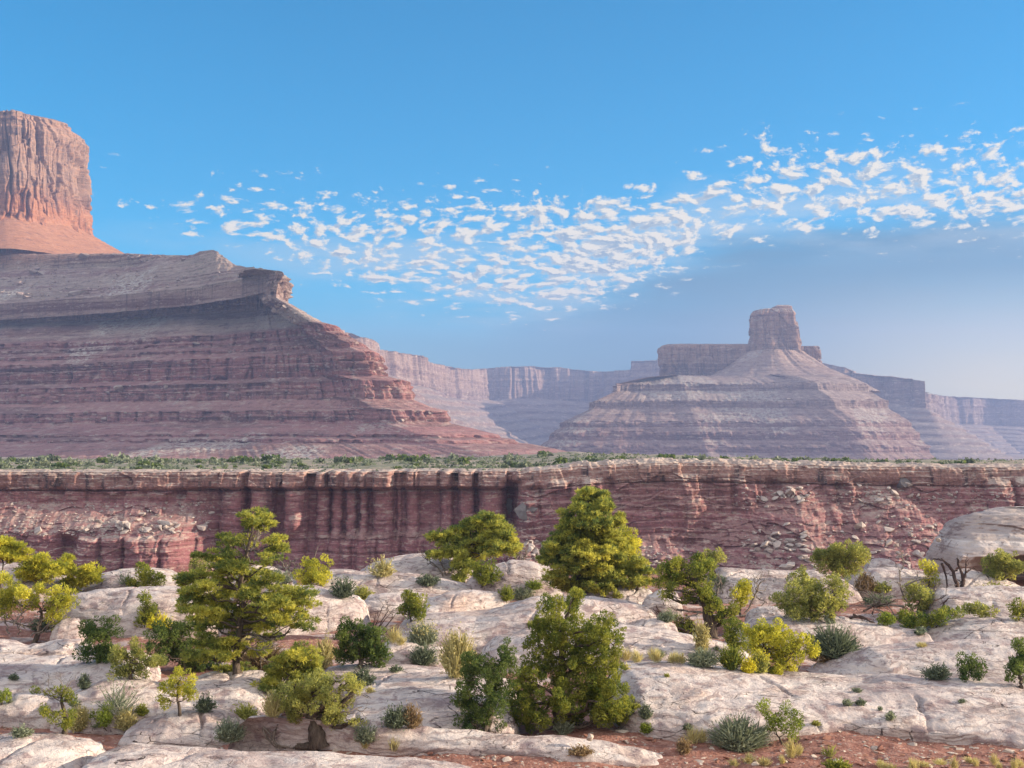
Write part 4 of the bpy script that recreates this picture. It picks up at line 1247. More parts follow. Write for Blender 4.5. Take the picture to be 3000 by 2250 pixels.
def leafset(kind, cl, rg, leaf, per):
    """leaf faces for each sub-clump; kind chooses how they stand"""
    n = len(cl)
    per_n = np.maximum(6, (per * (cl[:, 3] / cl[:, 3].mean()) ** 2).astype(int))
    idx = np.repeat(np.arange(n), per_n)
    N = len(idx)
    d = _norm(rg.standard_normal((N, 3)))
    ctint = np.clip(rg.normal(0.45, 0.20, n) + cl[:, 4], 0, 1)
    rs = cl[idx, 3][:, None]
    if kind == 'pinyon':
        # tufts of needles: every tuft fans out from a twig tip, tufts lie in flat layers
        d[:, 2] *= 0.55
        tip = cl[idx, :3] + d * rs * (rg.uniform(0.3, 1, (N, 1)) ** 0.6) * np.array([1.25, 1.25, 0.62])
        m = 6
        C = np.repeat(tip, m, 0)
        ax = _norm(np.repeat(_norm(d + np.array([0, 0, 0.55])), m, 0) + 0.75 * rg.standard_normal((N * m, 3)))
        L = leaf * rg.uniform(0.7, 1.25, (N * m, 1))
        sd = _norm(np.cross(ax, rg.standard_normal((N * m, 3))))
        V, Q = rhombi(C + ax * L * 0.5, ax * L * 0.55, sd * L * 0.13)
        t = np.repeat(np.clip(ctint[idx] + rg.normal(0, 0.16, N), 0, 1), m)
        return V, Q, t
    r = rg.uniform(0.35, 1.0, (N, 1)) ** 0.5
    C = cl[idx, :3] + d * rs * r
    ax = _norm(d * 0.8 + np.array([0, 0, 0.5]) + 0.65 * rg.standard_normal((N, 3)))
    nrm = _norm(d + 0.8 * rg.standard_normal((N, 3)))
    sd = _norm(np.cross(ax, nrm))
    L = leaf * rg.uniform(0.6, 1.3, (N, 1))
    V, Q = rhombi(C, ax * L * 0.55, sd * L * 0.24)
    t = np.clip(ctint[idx] + rg.normal(0, 0.17, N), 0, 1)
    return V, Q, t


def tree(name, label, base, blobs, leaf='green', seed=1, kind='juniper', trunk=None, trunk_r=0.12, leafpx=6.8, dens=1.0, cat='tree', group=None, dead=None, barkmat=None, limbs=True, depth_k=0.55, clump=15.0, grow=None):
    rg = np.random.default_rng(seed * 101 + 7)
    o, B = conv(base, blobs, rg, depth_k, grow or (1.28 if kind == 'pinyon' else 1.20))
    Y = o[1]
    m = mpp(Y)
    root = empty(name, tuple(float(v) for v in o), label, cat, group)
    loc = root.location
    size = clump * m
    cl = blob_clumps(B, rg, o, Y, 2.6 if kind != 'pinyon' else 2.4, 0, size)
    per = (84 if kind != 'pinyon' else 20) * dens
    V, Q, t = leafset(kind, cl, rg, leafpx * m * (1.55 if kind == 'pinyon' else 1.0), per)
    mesh_obj('crown', V, Q, mat=LEAF[leaf], parent=root, loc=loc, smooth=False, tint=np.repeat(t, 4))
    # trunk and limbs
    tb = Bag()
    cen = np.mean([b[0] for b in B], 0)
    topb = max(B, key=lambda b: b[0][2])[0]
    if trunk:
        path = [np.array(at(q[0], q[1], Y + 0.05 * k)) for k, q in enumerate(trunk)]
        path[0][2] = min(path[0][2], o[2] - 0.12)
        fine = []
        for k in range(len(path) - 1):
            seg = crooked(path[k], path[k + 1], 5, 0.06, rg)
            fine += list(seg[:-1])
        fine.append(path[-1])
        path = np.array(fine)
    else:
        path = crooked(o - np.array([0, 0, 0.12]), o * 0.35 + np.array([topb[0], topb[1], topb[2]]) * 0.65, 9, 0.09, rg)
    tb.add(*tube(path, trunk_r, trunk_r * 0.28, 9, rg))
    for k in range(4):                                   # root flare
        a = rg.uniform(0, 2 * pi)
        p0 = path[1] * 0.6 + path[0] * 0.4
        tb.add(*tube(crooked(p0, np.array([o[0] + cos(a) * trunk_r * 2.4, o[1] + sin(a) * trunk_r * 2.4, o[2] - 0.10]), 4, 0.08, rg), trunk_r * 0.5, trunk_r * 0.25, 6, rg))
    if limbs:
        for c, rx, ry, rz in B:
            below = path[:, 2] < c[2] - 0.1 * (c[2] - o[2])
            cand = np.where(below)[0]
            dist = np.linalg.norm(path[cand] - c, axis=1) if len(cand) else [0]
            i = cand[int(np.argmin(dist))] if len(cand) else 1
            pth = crooked(path[i], c + np.array([0, 0, rz * 0.2]), 6, 0.13, rg, sag=-0.08)
            rr = max(0.012, trunk_r * 0.42 * (1 - 0.6 * i / len(path)))
            tb.add(*tube(pth, rr, rr * 0.3, 6, rg))
            for q in range(3):
                e = c + _norm(rg.standard_normal(3)) * np.array([rx, ry, rz]) * 0.9
                tb.add(*tube(crooked(pth[rg.integers(2, 5)], e, 5, 0.14, rg), rr * 0.4, rr * 0.12, 4, rg))
    tr = tb.make('trunk', barkmat or M_BARK, parent=root, loc=loc, smooth=True)
    if dead:
        for (px, py, dx, dz, Lpx, dep) in dead:
            db = Bag()
            p = at(px, py, Y + rg.uniform(-0.3, 0.1))
            twigs(db, p, np.array([dx, rg.uniform(-0.4, 0.4), dz]), Lpx * m, max(0.012, Lpx * m * 0.045), dep, rg)
            db.make('dead_branch', M_DEAD, parent=tr, loc=loc, smooth=True)
    return root


J, P = 'juniper_tree', 'pinyon_tree'


def make_trees():
    tree(J, 'big rounded juniper front and centre, lit yellow green on top, standing in red soil', (1640, 2135),
         [(1675, 1779, 32, 46), (1690, 1745, 22, 20), (1613, 1795, 36, 40), (1580, 1830, 34, 36), (1640, 1855, 48, 38), (1760, 1833, 46, 36), (1803, 1871, 33, 36), (1727, 1876, 46, 44), (1575, 1898, 48, 42), (1667, 1898, 56, 52), (1760, 1925, 44, 54),
          (1624, 1963, 56, 46), (1700, 1958, 54, 48), (1548, 2001, 46, 50), (1515, 2055, 40, 50), (1575, 2072, 48, 56), (1532, 2110, 38, 30), (1651, 2050, 46, 46), (1684, 2088, 44, 42), (1749, 2055, 48, 56), (1803, 2050, 42, 56), (1828, 2082, 28, 46), (1781, 2098, 42, 32), (1720, 2010, 50, 44), (1790, 1985, 40, 46)],
         'green', 1, trunk=[(1640, 2140), (1632, 2070), (1640, 1980), (1650, 1880), (1655, 1820)], trunk_r=0.17, dens=1.15)
    tree(J, 'dark green leafy juniper with bare twig tips just left of the big front juniper', (1420, 2138),
         [(1412, 1936, 32, 30), (1488, 1898, 22, 26), (1380, 1952, 28, 34), (1391, 1996, 46, 40), (1472, 1958, 34, 36), (1461, 2001, 34, 40), (1358, 2050, 30, 52), (1402, 2072, 44, 46), (1450, 2055, 30, 46), (1380, 2120, 38, 26), (1434, 2122, 42, 24)],
         'dark', 2, trunk_r=0.10, dens=1.05)
    tree(P, 'tall cone shaped pinyon, yellow green, near the middle against the canyon wall', (1688, 1752),
         [(1707, 1443, 18, 18), (1741, 1446, 22, 22), (1770, 1457, 16, 18), (1729, 1472, 48, 26), (1770, 1482, 20, 24), (1717, 1501, 48, 26), (1760, 1501, 38, 28), (1657, 1504, 12, 10), (1683, 1520, 30, 18), (1741, 1525, 58, 26), (1799, 1523, 24, 20), (1673, 1545, 32, 26), (1717, 1554, 60, 30), (1772, 1554, 52, 30),
          (1645, 1573, 38, 26), (1693, 1588, 62, 32), (1760, 1588, 62, 34), (1620, 1610, 34, 28), (1669, 1617, 58, 32), (1729, 1624, 60, 34), (1789, 1617, 46, 34), (1611, 1636, 30, 22), (1657, 1651, 50, 28), (1741, 1660, 58, 32), (1794, 1655, 42, 32), (1635, 1684, 40, 24), (1753, 1689, 62, 30), (1808, 1692, 30, 20), (1625, 1708, 34, 16), (1669, 1713, 40, 18), (1741, 1718, 54, 24), (1784, 1718, 32, 16)],
         'pinyon', 3, 'pinyon', trunk=[(1680, 1758), (1692, 1715), (1703, 1640), (1715, 1560), (1725, 1460)], trunk_r=0.20, dens=1.25, grow=1.1, clump=12.0)
    tree(J, 'yellow green juniper half hidden behind the right side of the tall middle pinyon', (1840, 1712), [(1833, 1569, 28, 22), (1849, 1593, 25, 30), (1825, 1605, 35, 30), (1837, 1629, 32, 28), (1845, 1660, 28, 24)], 'yellow', 4, trunk_r=0.1)
    tree(P, 'small upright pinyon with a bare leader, right beside the tall middle pinyon', (1865, 1728), [(1876, 1641, 11, 20), (1849, 1660, 24, 18), (1886, 1665, 20, 24), (1866, 1684, 34, 22), (1886, 1696, 20, 18), (1850, 1702, 26, 14)], 'pinyon', 5, 'pinyon', trunk_r=0.08, dens=1.2, dead=[(1876, 1660, 0, 1, 40, 0)])
    tree(P, 'wide bushy pinyon on the rim with dark bare limbs on its left side', (1352, 1703),
         [(1407, 1518, 36, 22), (1450, 1529, 34, 26), (1380, 1540, 32, 22), (1477, 1567, 34, 32), (1429, 1578, 48, 32), (1347, 1567, 42, 26), (1293, 1578, 36, 22), (1326, 1605, 46, 28), (1391, 1610, 48, 30), (1461, 1610, 46, 24), (1505, 1594, 20, 20), (1293, 1621, 34, 18), (1347, 1648, 30, 28), (1342, 1681, 25, 20), (1380, 1640, 34, 26)],
         'pinyon', 6, 'pinyon', trunk_r=0.15, dens=1.1, grow=1.15, clump=12.0, dead=[(1300, 1690, -0.8, 0.9, 60, 2), (1310, 1690, -0.4, 1, 70, 2), (1480, 1690, 0.9, 0.8, 70, 2), (1490, 1695, 0.5, 1, 80, 2)])
    tree(J, 'small round juniper at the foot of the wide bushy pinyon', (1415, 1716), [(1391, 1660, 22, 20), (1418, 1676, 40, 34), (1445, 1686, 22, 26)], 'green', 7, trunk_r=0.07)
    tree(P, 'large spreading pinyon at left with a cloud of dead twigs near its top', (690, 1972),
         [(722, 1516, 26, 18), (765, 1511, 24, 20), (748, 1538, 36, 16), (785, 1530, 14, 14), (656, 1579, 20, 9), (679, 1593, 22, 11), (811, 1583, 20, 17), (828, 1602, 22, 19), (815, 1616, 16, 13), (616, 1629, 34, 12), (649, 1639, 36, 14), (682, 1616, 26, 14), (636, 1662, 48, 16), (735, 1682, 28, 16), (662, 1689, 46, 18), (569, 1689, 45, 14), (536, 1705, 26, 14), (782, 1695, 30, 16), (748, 1702, 26, 14),
          (599, 1725, 44, 16), (656, 1728, 48, 20), (566, 1742, 36, 16), (825, 1738, 42, 20), (874, 1735, 40, 18), (732, 1742, 24, 18), (636, 1758, 56, 20), (569, 1772, 42, 20), (782, 1765, 48, 24), (848, 1768, 52, 24), (903, 1768, 20, 20), (665, 1788, 48, 20), (748, 1795, 44, 20), (815, 1798, 55, 24), (893, 1801, 30, 18), (593, 1801, 48, 20), (543, 1791, 22, 16), (616, 1825, 48, 18), (732, 1821, 44, 18),
          (798, 1828, 44, 14), (881, 1834, 26, 12), (722, 1844, 50, 14), (649, 1878, 40, 20), (616, 1897, 55, 28), (662, 1904, 36, 28), (589, 1921, 40, 22), (690, 1960, 40, 14), (740, 1900, 40, 16), (800, 1870, 40, 14), (700, 1660, 34, 16), (720, 1590, 26, 16), (790, 1640, 30, 16), (700, 1810, 50, 20), (760, 1725, 44, 18)],
         'pinyon', 8, 'pinyon', trunk=[(690, 1975), (697, 1880), (706, 1780), (708, 1700), (718, 1620), (740, 1540)], trunk_r=0.13, dens=1.15,
         dead=[(745, 1640, 0.3, 0.5, 60, 3), (735, 1650, -0.3, 0.8, 60, 3), (760, 1630, 0.8, 0.2, 55, 3), (730, 1610, 0.5, 0.7, 55, 3), (720, 1870, 0.9, -0.1, 70, 3), (715, 1900, 1.0, -0.2, 70, 3), (760, 1880, 0.8, 0.2, 60, 3)])
    tree(J, 'dark shaded juniper thicket at the lower left of the large pinyon', (540, 1972), [(463, 1850, 28, 20), (506, 1840, 38, 22), (554, 1836, 35, 20), (482, 1884, 45, 30), (530, 1884, 45, 32), (453, 1908, 30, 22), (506, 1927, 45, 26), (554, 1922, 40, 26), (602, 1932, 38, 26), (578, 1958, 45, 18)], 'dark', 9, trunk_r=0.1, dens=1.15)
    tree(J, 'olive green juniper bush in front of the dark thicket, left of the large pinyon', (385, 1992), [(352, 1913, 25, 22), (386, 1893, 16, 18), (371, 1937, 42, 26), (415, 1927, 35, 26), (443, 1937, 26, 16), (347, 1961, 30, 20), (395, 1966, 40, 18), (472, 1937, 18, 12)], 'olive', 10, trunk_r=0.08)
    tree(J, 'dark green juniper bush on bare rock below the broad white dome at left', (290, 1938), [(275, 1831, 34, 22), (328, 1826, 22, 16), (260, 1860, 30, 22), (308, 1864, 40, 24), (270, 1898, 38, 24), (318, 1898, 28, 20), (250, 1922, 24, 11), (300, 1920, 30, 14)], 'dark', 11, trunk_r=0.09)
    tree(P, 'bright yellow pinyon cut by the left edge of the picture', (8, 1790), [(0, 1598, 33, 22), (24, 1605, 26, 18), (55, 1617, 22, 15), (7, 1630, 35, 18), (36, 1637, 34, 15), (-30, 1610, 34, 26)], 'yellow', 12, 'pinyon', trunk=[(8, 1795), (5, 1720), (8, 1640)], trunk_r=0.09, dens=1.3)
    tree(P, 'yellow open pinyon with slanting dark stems at left, second from the edge', (112, 1765), [(96, 1637, 18, 18), (89, 1656, 30, 18), (130, 1651, 32, 22), (108, 1675, 36, 20), (166, 1673, 24, 18), (145, 1685, 30, 15), (104, 1692, 22, 13)], 'yellow', 13, 'pinyon', trunk_r=0.08, dens=1.2, dead=[(40, 1720, 0.4, 1, 60, 1), (62, 1720, 0.4, 1, 60, 1)])
    tree(P, 'yellow green pinyon with dark double stems, left of the rim hump and its small juniper', (192, 1738), [(202, 1644, 20, 14), (200, 1663, 18, 14), (253, 1656, 20, 14), (224, 1678, 28, 15), (265, 1680, 22, 15), (205, 1695, 22, 16), (241, 1699, 28, 16), (236, 1716, 28, 12), (270, 1700, 18, 14)], 'yellow', 14, 'pinyon', trunk_r=0.11, dens=1.25)
    tree(J, 'sprawling yellow green juniper at the left edge above a tangle of grey dead branches', (95, 1885),
         [(19, 1704, 30, 20), (41, 1733, 35, 20), (14, 1748, 35, 22), (84, 1736, 38, 18), (108, 1724, 30, 16), (29, 1762, 30, 16), (92, 1767, 34, 18), (5, 1796, 18, 22), (169, 1743, 28, 18), (200, 1745, 26, 20), (183, 1764, 36, 20), (207, 1774, 18, 16), (154, 1774, 22, 12), (154, 1808, 32, 18), (174, 1827, 28, 14)],
         'yellow', 15, trunk_r=0.11, trunk=[(95, 1890), (118, 1840), (122, 1790), (100, 1750)], dens=0.95,
         dead=[(30, 1860, -0.5, 0.8, 60, 3), (55, 1865, 0.2, 0.9, 55, 3), (90, 1860, 0.8, 0.5, 60, 3), (70, 1840, -0.8, 0.4, 60, 3), (130, 1850, 0.6, 0.7, 50, 3), (40, 1830, 0.6, 0.7, 55, 3), (195, 1835, 0.1, 1, 34, 2), (110, 1790, 0.5, 0.6, 55, 2)])
    tree(J, 'small dense juniper standing before the white hump on the rim at left', (430, 1729), [(415, 1663, 18, 13), (424, 1680, 26, 18), (410, 1699, 30, 18), (446, 1699, 22, 20), (465, 1699, 16, 16), (390, 1714, 18, 9)], 'green', 16, trunk_r=0.07)
    tree(J, 'small upright green juniper against the broad bluish white dome', (425, 1829), [(422, 1755, 15, 12), (415, 1774, 21, 14), (439, 1774, 18, 14), (424, 1793, 25, 16), (441, 1801, 14, 12), (400, 1822, 14, 9), (424, 1812, 18, 12)], 'green', 17, trunk_r=0.05, dens=0.9)
    tree(J, 'yellow green juniper beside a grey dead snag, just right of the large pinyon', (900, 1733), [(891, 1656, 20, 14), (921, 1646, 22, 16), (951, 1652, 18, 18), (881, 1679, 22, 16), (914, 1675, 32, 20), (947, 1682, 16, 16), (921, 1699, 30, 14), (890, 1708, 22, 14)], 'yellow', 18, trunk_r=0.08)
    tree(P, 'low bushy pinyon with bright yellow right side, behind the gnarled front juniper', (820, 2066),
         [(893, 1895, 20, 13), (868, 1915, 36, 16), (839, 1925, 30, 14), (908, 1925, 24, 20), (824, 1949, 42, 20), (873, 1949, 42, 22), (916, 1957, 26, 20), (799, 1974, 38, 18), (844, 1979, 45, 20), (886, 1979, 36, 18), (779, 1999, 32, 14), (814, 2004, 40, 16), (769, 2022, 26, 12), (804, 2024, 36, 14)],
         'pinyon', 19, 'pinyon', trunk_r=0.08, dens=1.25)
    tree(J, 'gnarled juniper with a very thick dark leaning trunk rooted in red soil', (935, 2178),
         [(868, 2009, 36, 20), (849, 2034, 36, 24), (868, 2061, 40, 28), (839, 2061, 30, 24), (849, 2086, 34, 18), (943, 1999, 34, 18), (973, 1992, 26, 16), (923, 1989, 30, 16), (913, 2019, 36, 24), (960, 2012, 36, 18), (1023, 2002, 34, 20), (1042, 2012, 20, 14), (923, 2046, 40, 24), (953, 2061, 40, 26), (931, 2074, 36, 22), (985, 2074, 36, 20), (960, 2094, 40, 20), (988, 2099, 28, 18), (973, 2121, 32, 18), (963, 2141, 24, 14), (1018, 2049, 22, 18), (1042, 2111, 26, 13)],
         'olive', 20, trunk=[(938, 2180), (928, 2140), (915, 2100), (890, 2070), (880, 2040)], trunk_r=0.27, dens=1.0, dead=[(985, 2105, 1, -0.3, 55, 1), (975, 2050, 1, 0.2, 60, 2), (1000, 2085, 1, 0.2, 60, 3)])
    tree(J, 'round dense dark green juniper on a pale ledge, right of the large pinyon', (1055, 1957),
         [(1039, 1828, 22, 14), (1013, 1853, 28, 18), (1056, 1853, 36, 20), (1092, 1856, 26, 18), (1001, 1879, 22, 22), (1039, 1884, 42, 26), (1082, 1884, 38, 26), (1112, 1889, 18, 26), (1008, 1914, 30, 20), (1051, 1919, 45, 22), (1097, 1919, 38, 22), (1115, 1936, 15, 13)], 'dark', 21, trunk_r=0.09, dens=1.2)
    tree(J, 'small juniper bush tucked against the left end of the oval boulder', (1208, 1820), [(1191, 1742, 8, 9), (1218, 1747, 20, 11), (1223, 1762, 30, 18), (1198, 1777, 28, 18), (1226, 1783, 24, 20), (1178, 1798, 16, 16), (1203, 1797, 26, 15)], 'green', 22, trunk_r=0.05)
    tree(J, 'tall ragged juniper with a very thick split trunk, right of the middle pinyon', (2082, 1868),
         [(1980, 1652, 36, 16), (1949, 1671, 34, 20), (1989, 1677, 38, 22), (1940, 1695, 24, 18), (1977, 1701, 40, 16), (2037, 1631, 16, 15), (2058, 1649, 30, 22), (2079, 1661, 18, 16), (2037, 1664, 24, 18), (2058, 1680, 26, 22), (2043, 1701, 26, 16), (1952, 1725, 24, 22), (1949, 1746, 16, 12), (2019, 1713, 22, 13), (2061, 1731, 22, 24), (2085, 1743, 22, 26), (2097, 1767, 24, 24), (2109, 1785, 20, 20), (2007, 1746, 26, 18),
          (1992, 1830, 32, 24), (2019, 1839, 28, 22), (1965, 1839, 22, 16), (2121, 1809, 22, 22), (2142, 1797, 16, 15), (2139, 1818, 18, 18)],
         'green', 23, trunk=[(2085, 1872), (2080, 1820), (2074, 1775), (2045, 1720), (2020, 1680)], trunk_r=0.30, dens=1.0,
         dead=[(2050, 1790, -1, 0.1, 70, 3), (2055, 1775, -0.8, 0.5, 60, 3), (2040, 1760, -0.9, 0.1, 60, 3), (2060, 1800, -1, -0.3, 55, 3), (2095, 1760, 0.3, 1, 60, 2)])
    tree(J, 'small juniper among pale dead branches just right of the thick split trunk', (2170, 1808), [(2178, 1713, 24, 13), (2193, 1728, 18, 16), (2169, 1737, 30, 20), (2163, 1758, 22, 15)], 'yellow', 24, trunk_r=0.07,
         dead=[(2185, 1790, 0.6, 0.9, 70, 3), (2195, 1795, 0.9, 0.6, 60, 3), (2120, 1740, -0.2, 1, 50, 2), (2205, 1760, 0.4, 0.9, 60, 3), (2165, 1800, 1, -0.05, 80, 2)])
    tree(J, 'low spreading golden yellow juniper in front of the long brownish swell', (2255, 1972),
         [(2224, 1839, 26, 16), (2269, 1842, 24, 16), (2205, 1854, 28, 18), (2248, 1860, 40, 18), (2296, 1863, 30, 20), (2205, 1884, 26, 24), (2242, 1887, 40, 24), (2284, 1890, 40, 24), (2326, 1887, 30, 22), (2356, 1875, 26, 16), (2377, 1890, 22, 16), (2374, 1911, 20, 13), (2257, 1914, 40, 20), (2302, 1917, 36, 22), (2338, 1911, 20, 16), (2284, 1945, 36, 18), (2314, 1954, 18, 13), (2290, 1966, 26, 9)],
         'yellow', 25, trunk_r=0.10, dens=1.1, dead=[(2340, 1960, 0.3, 1, 45, 1), (2385, 1955, 0.3, 0.8, 40, 1)])
    tree(J, 'fresh green juniper clump against the left side of the golden juniper', (2155, 1922), [(2136, 1836, 18, 15), (2163, 1848, 22, 18), (2139, 1866, 24, 22), (2163, 1881, 22, 22), (2140, 1895, 20, 18)], 'green', 26, trunk_r=0.06)
    tree(J, 'round topped olive juniper on the rim, against the rockfall right of the middle', (2445, 1742),
         [(2454, 1605, 34, 20), (2501, 1609, 32, 22), (2432, 1620, 36, 22), (2480, 1631, 44, 26), (2523, 1634, 16, 26), (2422, 1649, 34, 22), (2458, 1660, 40, 22), (2505, 1656, 32, 22), (2407, 1631, 24, 18), (2472, 1678, 24, 13)], 'olive', 27, trunk_r=0.12, trunk=[(2447, 1745), (2440, 1710), (2462, 1670)], dens=1.05)
    tree(J, 'wide airy green juniper below the round topped one, behind the brownish swell', (2385, 1816),
         [(2359, 1680, 16, 16), (2347, 1701, 32, 22), (2371, 1713, 34, 22), (2320, 1725, 24, 20), (2356, 1737, 42, 24), (2398, 1731, 30, 20), (2296, 1755, 32, 20), (2338, 1761, 44, 24), (2386, 1758, 40, 24), (2423, 1755, 28, 28), (2452, 1707, 28, 24), (2465, 1737, 26, 28), (2440, 1782, 34, 22), (2302, 1788, 24, 20), (2344, 1791, 44, 20), (2392, 1791, 44, 18), (2468, 1779, 16, 16)], 'olive', 28, trunk_r=0.09, dens=0.85)
    tree(J, 'half dead juniper with twisted grey limbs between the white dome and the dead tree', (2700, 1816),
         [(2689, 1718, 18, 14), (2682, 1736, 24, 20), (2700, 1754, 28, 22), (2689, 1776, 30, 20), (2725, 1750, 18, 18), (2664, 1750, 22, 16)], 'olive', 29, trunk_r=0.10, dens=0.9,
         dead=[(2660, 1760, -0.6, 0.9, 70, 3), (2640, 1775, -1, 0.2, 80, 3), (2670, 1790, -1, -0.1, 90, 3), (2720, 1770, 0.5, 0.9, 60, 2), (2640, 1700, 0.2, 1, 55, 3), (2650, 1720, 0.8, 0.4, 60, 3)])
    tree(J, 'small yellow topped juniper left of the dark bare dead tree', (2722, 1722), [(2722, 1663, 22, 16), (2718, 1685, 20, 16), (2725, 1703, 18, 13)], 'yellow', 30, trunk_r=0.06)
    tree(J, 'bushy green juniper below the overhanging ledge at far right', (2935, 1697), [(2906, 1634, 22, 14), (2953, 1627, 36, 14), (2914, 1656, 28, 22), (2957, 1653, 40, 22), (2979, 1667, 16, 20), (2935, 1681, 40, 13)], 'olive', 31, trunk_r=0.09, dens=1.1)
    tree(J, 'dark juniper cut by the right edge above the huge flat slab', (2985, 2012), [(2979, 1891, 20, 15), (2990, 1917, 18, 22), (2979, 1942, 26, 18), (2993, 1964, 28, 20), (2964, 1967, 20, 18), (2979, 1985, 30, 13), (3015, 1935, 25, 30)], 'dark', 32, trunk_r=0.08)
    tree(J, 'small dark juniper at the right edge beside the white hump', (2988, 1818), [(2986, 1775, 22, 18), (2979, 1797, 18, 13), (3005, 1785, 22, 20)], 'green', 33, trunk_r=0.05)
    tree(J, 'dark green bush at the foot of the broad grey swell at right', (2822, 1990), [(2834, 1938, 26, 16), (2816, 1956, 24, 16), (2848, 1956, 26, 18), (2834, 1976, 36, 13)], 'dark', 34, trunk_r=0.06)
    tree(J, 'small airy yellow green tree with visible forked stem, lower left', (527, 2098),
         [(537, 1968, 18, 11), (515, 1987, 24, 16), (556, 1990, 20, 16), (488, 2008, 22, 16), (529, 2014, 26, 14), (564, 2014, 16, 18), (472, 2036, 16, 16), (485, 2052, 18, 12), (559, 2038, 16, 14)], 'yellow', 35, trunk=[(527, 2100), (525, 2070), (518, 2045), (520, 2010)], trunk_r=0.055, dens=0.85)
    tree(J, 'small gnarled juniper with a dark bent trunk and pale dead twigs, lower left corner', (190, 2150),
         [(117, 2022, 18, 9), (190, 2030, 26, 14), (195, 2052, 22, 13), (130, 2074, 16, 12), (152, 2087, 26, 16), (184, 2098, 22, 18), (190, 2120, 16, 13)], 'green', 36, trunk=[(190, 2152), (196, 2100), (182, 2060), (186, 2020)], trunk_r=0.08, dens=0.9,
         dead=[(186, 2025, -0.3, 0.8, 36, 3), (190, 2022, 0.5, 0.7, 36, 3), (184, 2030, -0.9, 0.4, 40, 3), (180, 2062, -1, 0.6, 50, 1)])
    tree('juniper_bush', 'small bright yellow green bush right of the small gnarled juniper', (308, 2128), [(315, 2079, 16, 14), (320, 2098, 18, 15), (271, 2098, 16, 15), (298, 2108, 20, 14)], 'bright', 37, trunk_r=0.05, cat='bush')
    tree('juniper_bush', 'small yellow green bush at the left edge beside the flat cracked boulder', (6, 2064), [(11, 2033, 16, 15), (-6, 2040, 18, 15)], 'bright', 38, trunk_r=0.04, cat='bush')
    tree('leafy_shrub', 'bright leafy green shrub rising out of grey sage on the red soil at lower right', (2300, 2178), [(2241, 2081, 18, 18), (2308, 2086, 22, 22), (2270, 2110, 30, 18), (2332, 2115, 18, 22), (2308, 2144, 26, 16), (2262, 2140, 22, 16)], 'bright', 39, trunk_r=0.03, cat='shrub', dens=0.8)
    tree(J, 'small olive juniper on the canyon edge behind the ragged thick trunked juniper', (2097, 1682), [(2088, 1625, 26, 11), (2103, 1634, 22, 13), (2080, 1640, 14, 10)], 'olive', 40, trunk_r=0.05)
    tree('leafy_shrub', 'grey green bush behind the ragged juniper, on the pale rim slab', (2105, 1728), [(2100, 1701, 24, 20), (2118, 1712, 18, 14)], 'sage', 41, trunk_r=0.03, cat='shrub')
    tree('leafy_shrub', 'dense low band of green bushes along the foot of the half dead juniper', (2715, 1852), [(2653, 1808, 32, 16), (2689, 1819, 40, 17), (2725, 1815, 40, 18), (2762, 1804, 40, 15), (2798, 1797, 36, 13), (2680, 1833, 30, 12)], 'green', 42, trunk_r=0.04, cat='shrub')
    tree('leafy_shrub', 'bright green little shrub below the twisted grey limbs', (2586, 1832), [(2584, 1808, 20, 16), (2600, 1818, 14, 11)], 'bright', 43, trunk_r=0.02, cat='shrub')
    tree('leafy_shrub', 'olive shrub resting against the white hump at right', (2872, 1808), [(2852, 1779, 28, 16), (2888, 1786, 28, 18), (2840, 1794, 24, 12)], 'olive', 44, trunk_r=0.03, cat='shrub')
    tree('leafy_shrub', 'dusky green bush behind the left limbs of the wide pinyon crown at left', (585, 1735), [(575, 1650, 24, 22), (590, 1680, 24, 24), (565, 1690, 22, 20)], 'olive', 45, trunk_r=0.04, cat='shrub')
    tree('leafy_shrub', 'soft grey green bush under the snag right of the large pinyon', (823, 1722), [(821, 1695, 22, 20), (838, 1702, 14, 14)], 'sage', 46, trunk_r=0.03, cat='shrub')


make_trees()


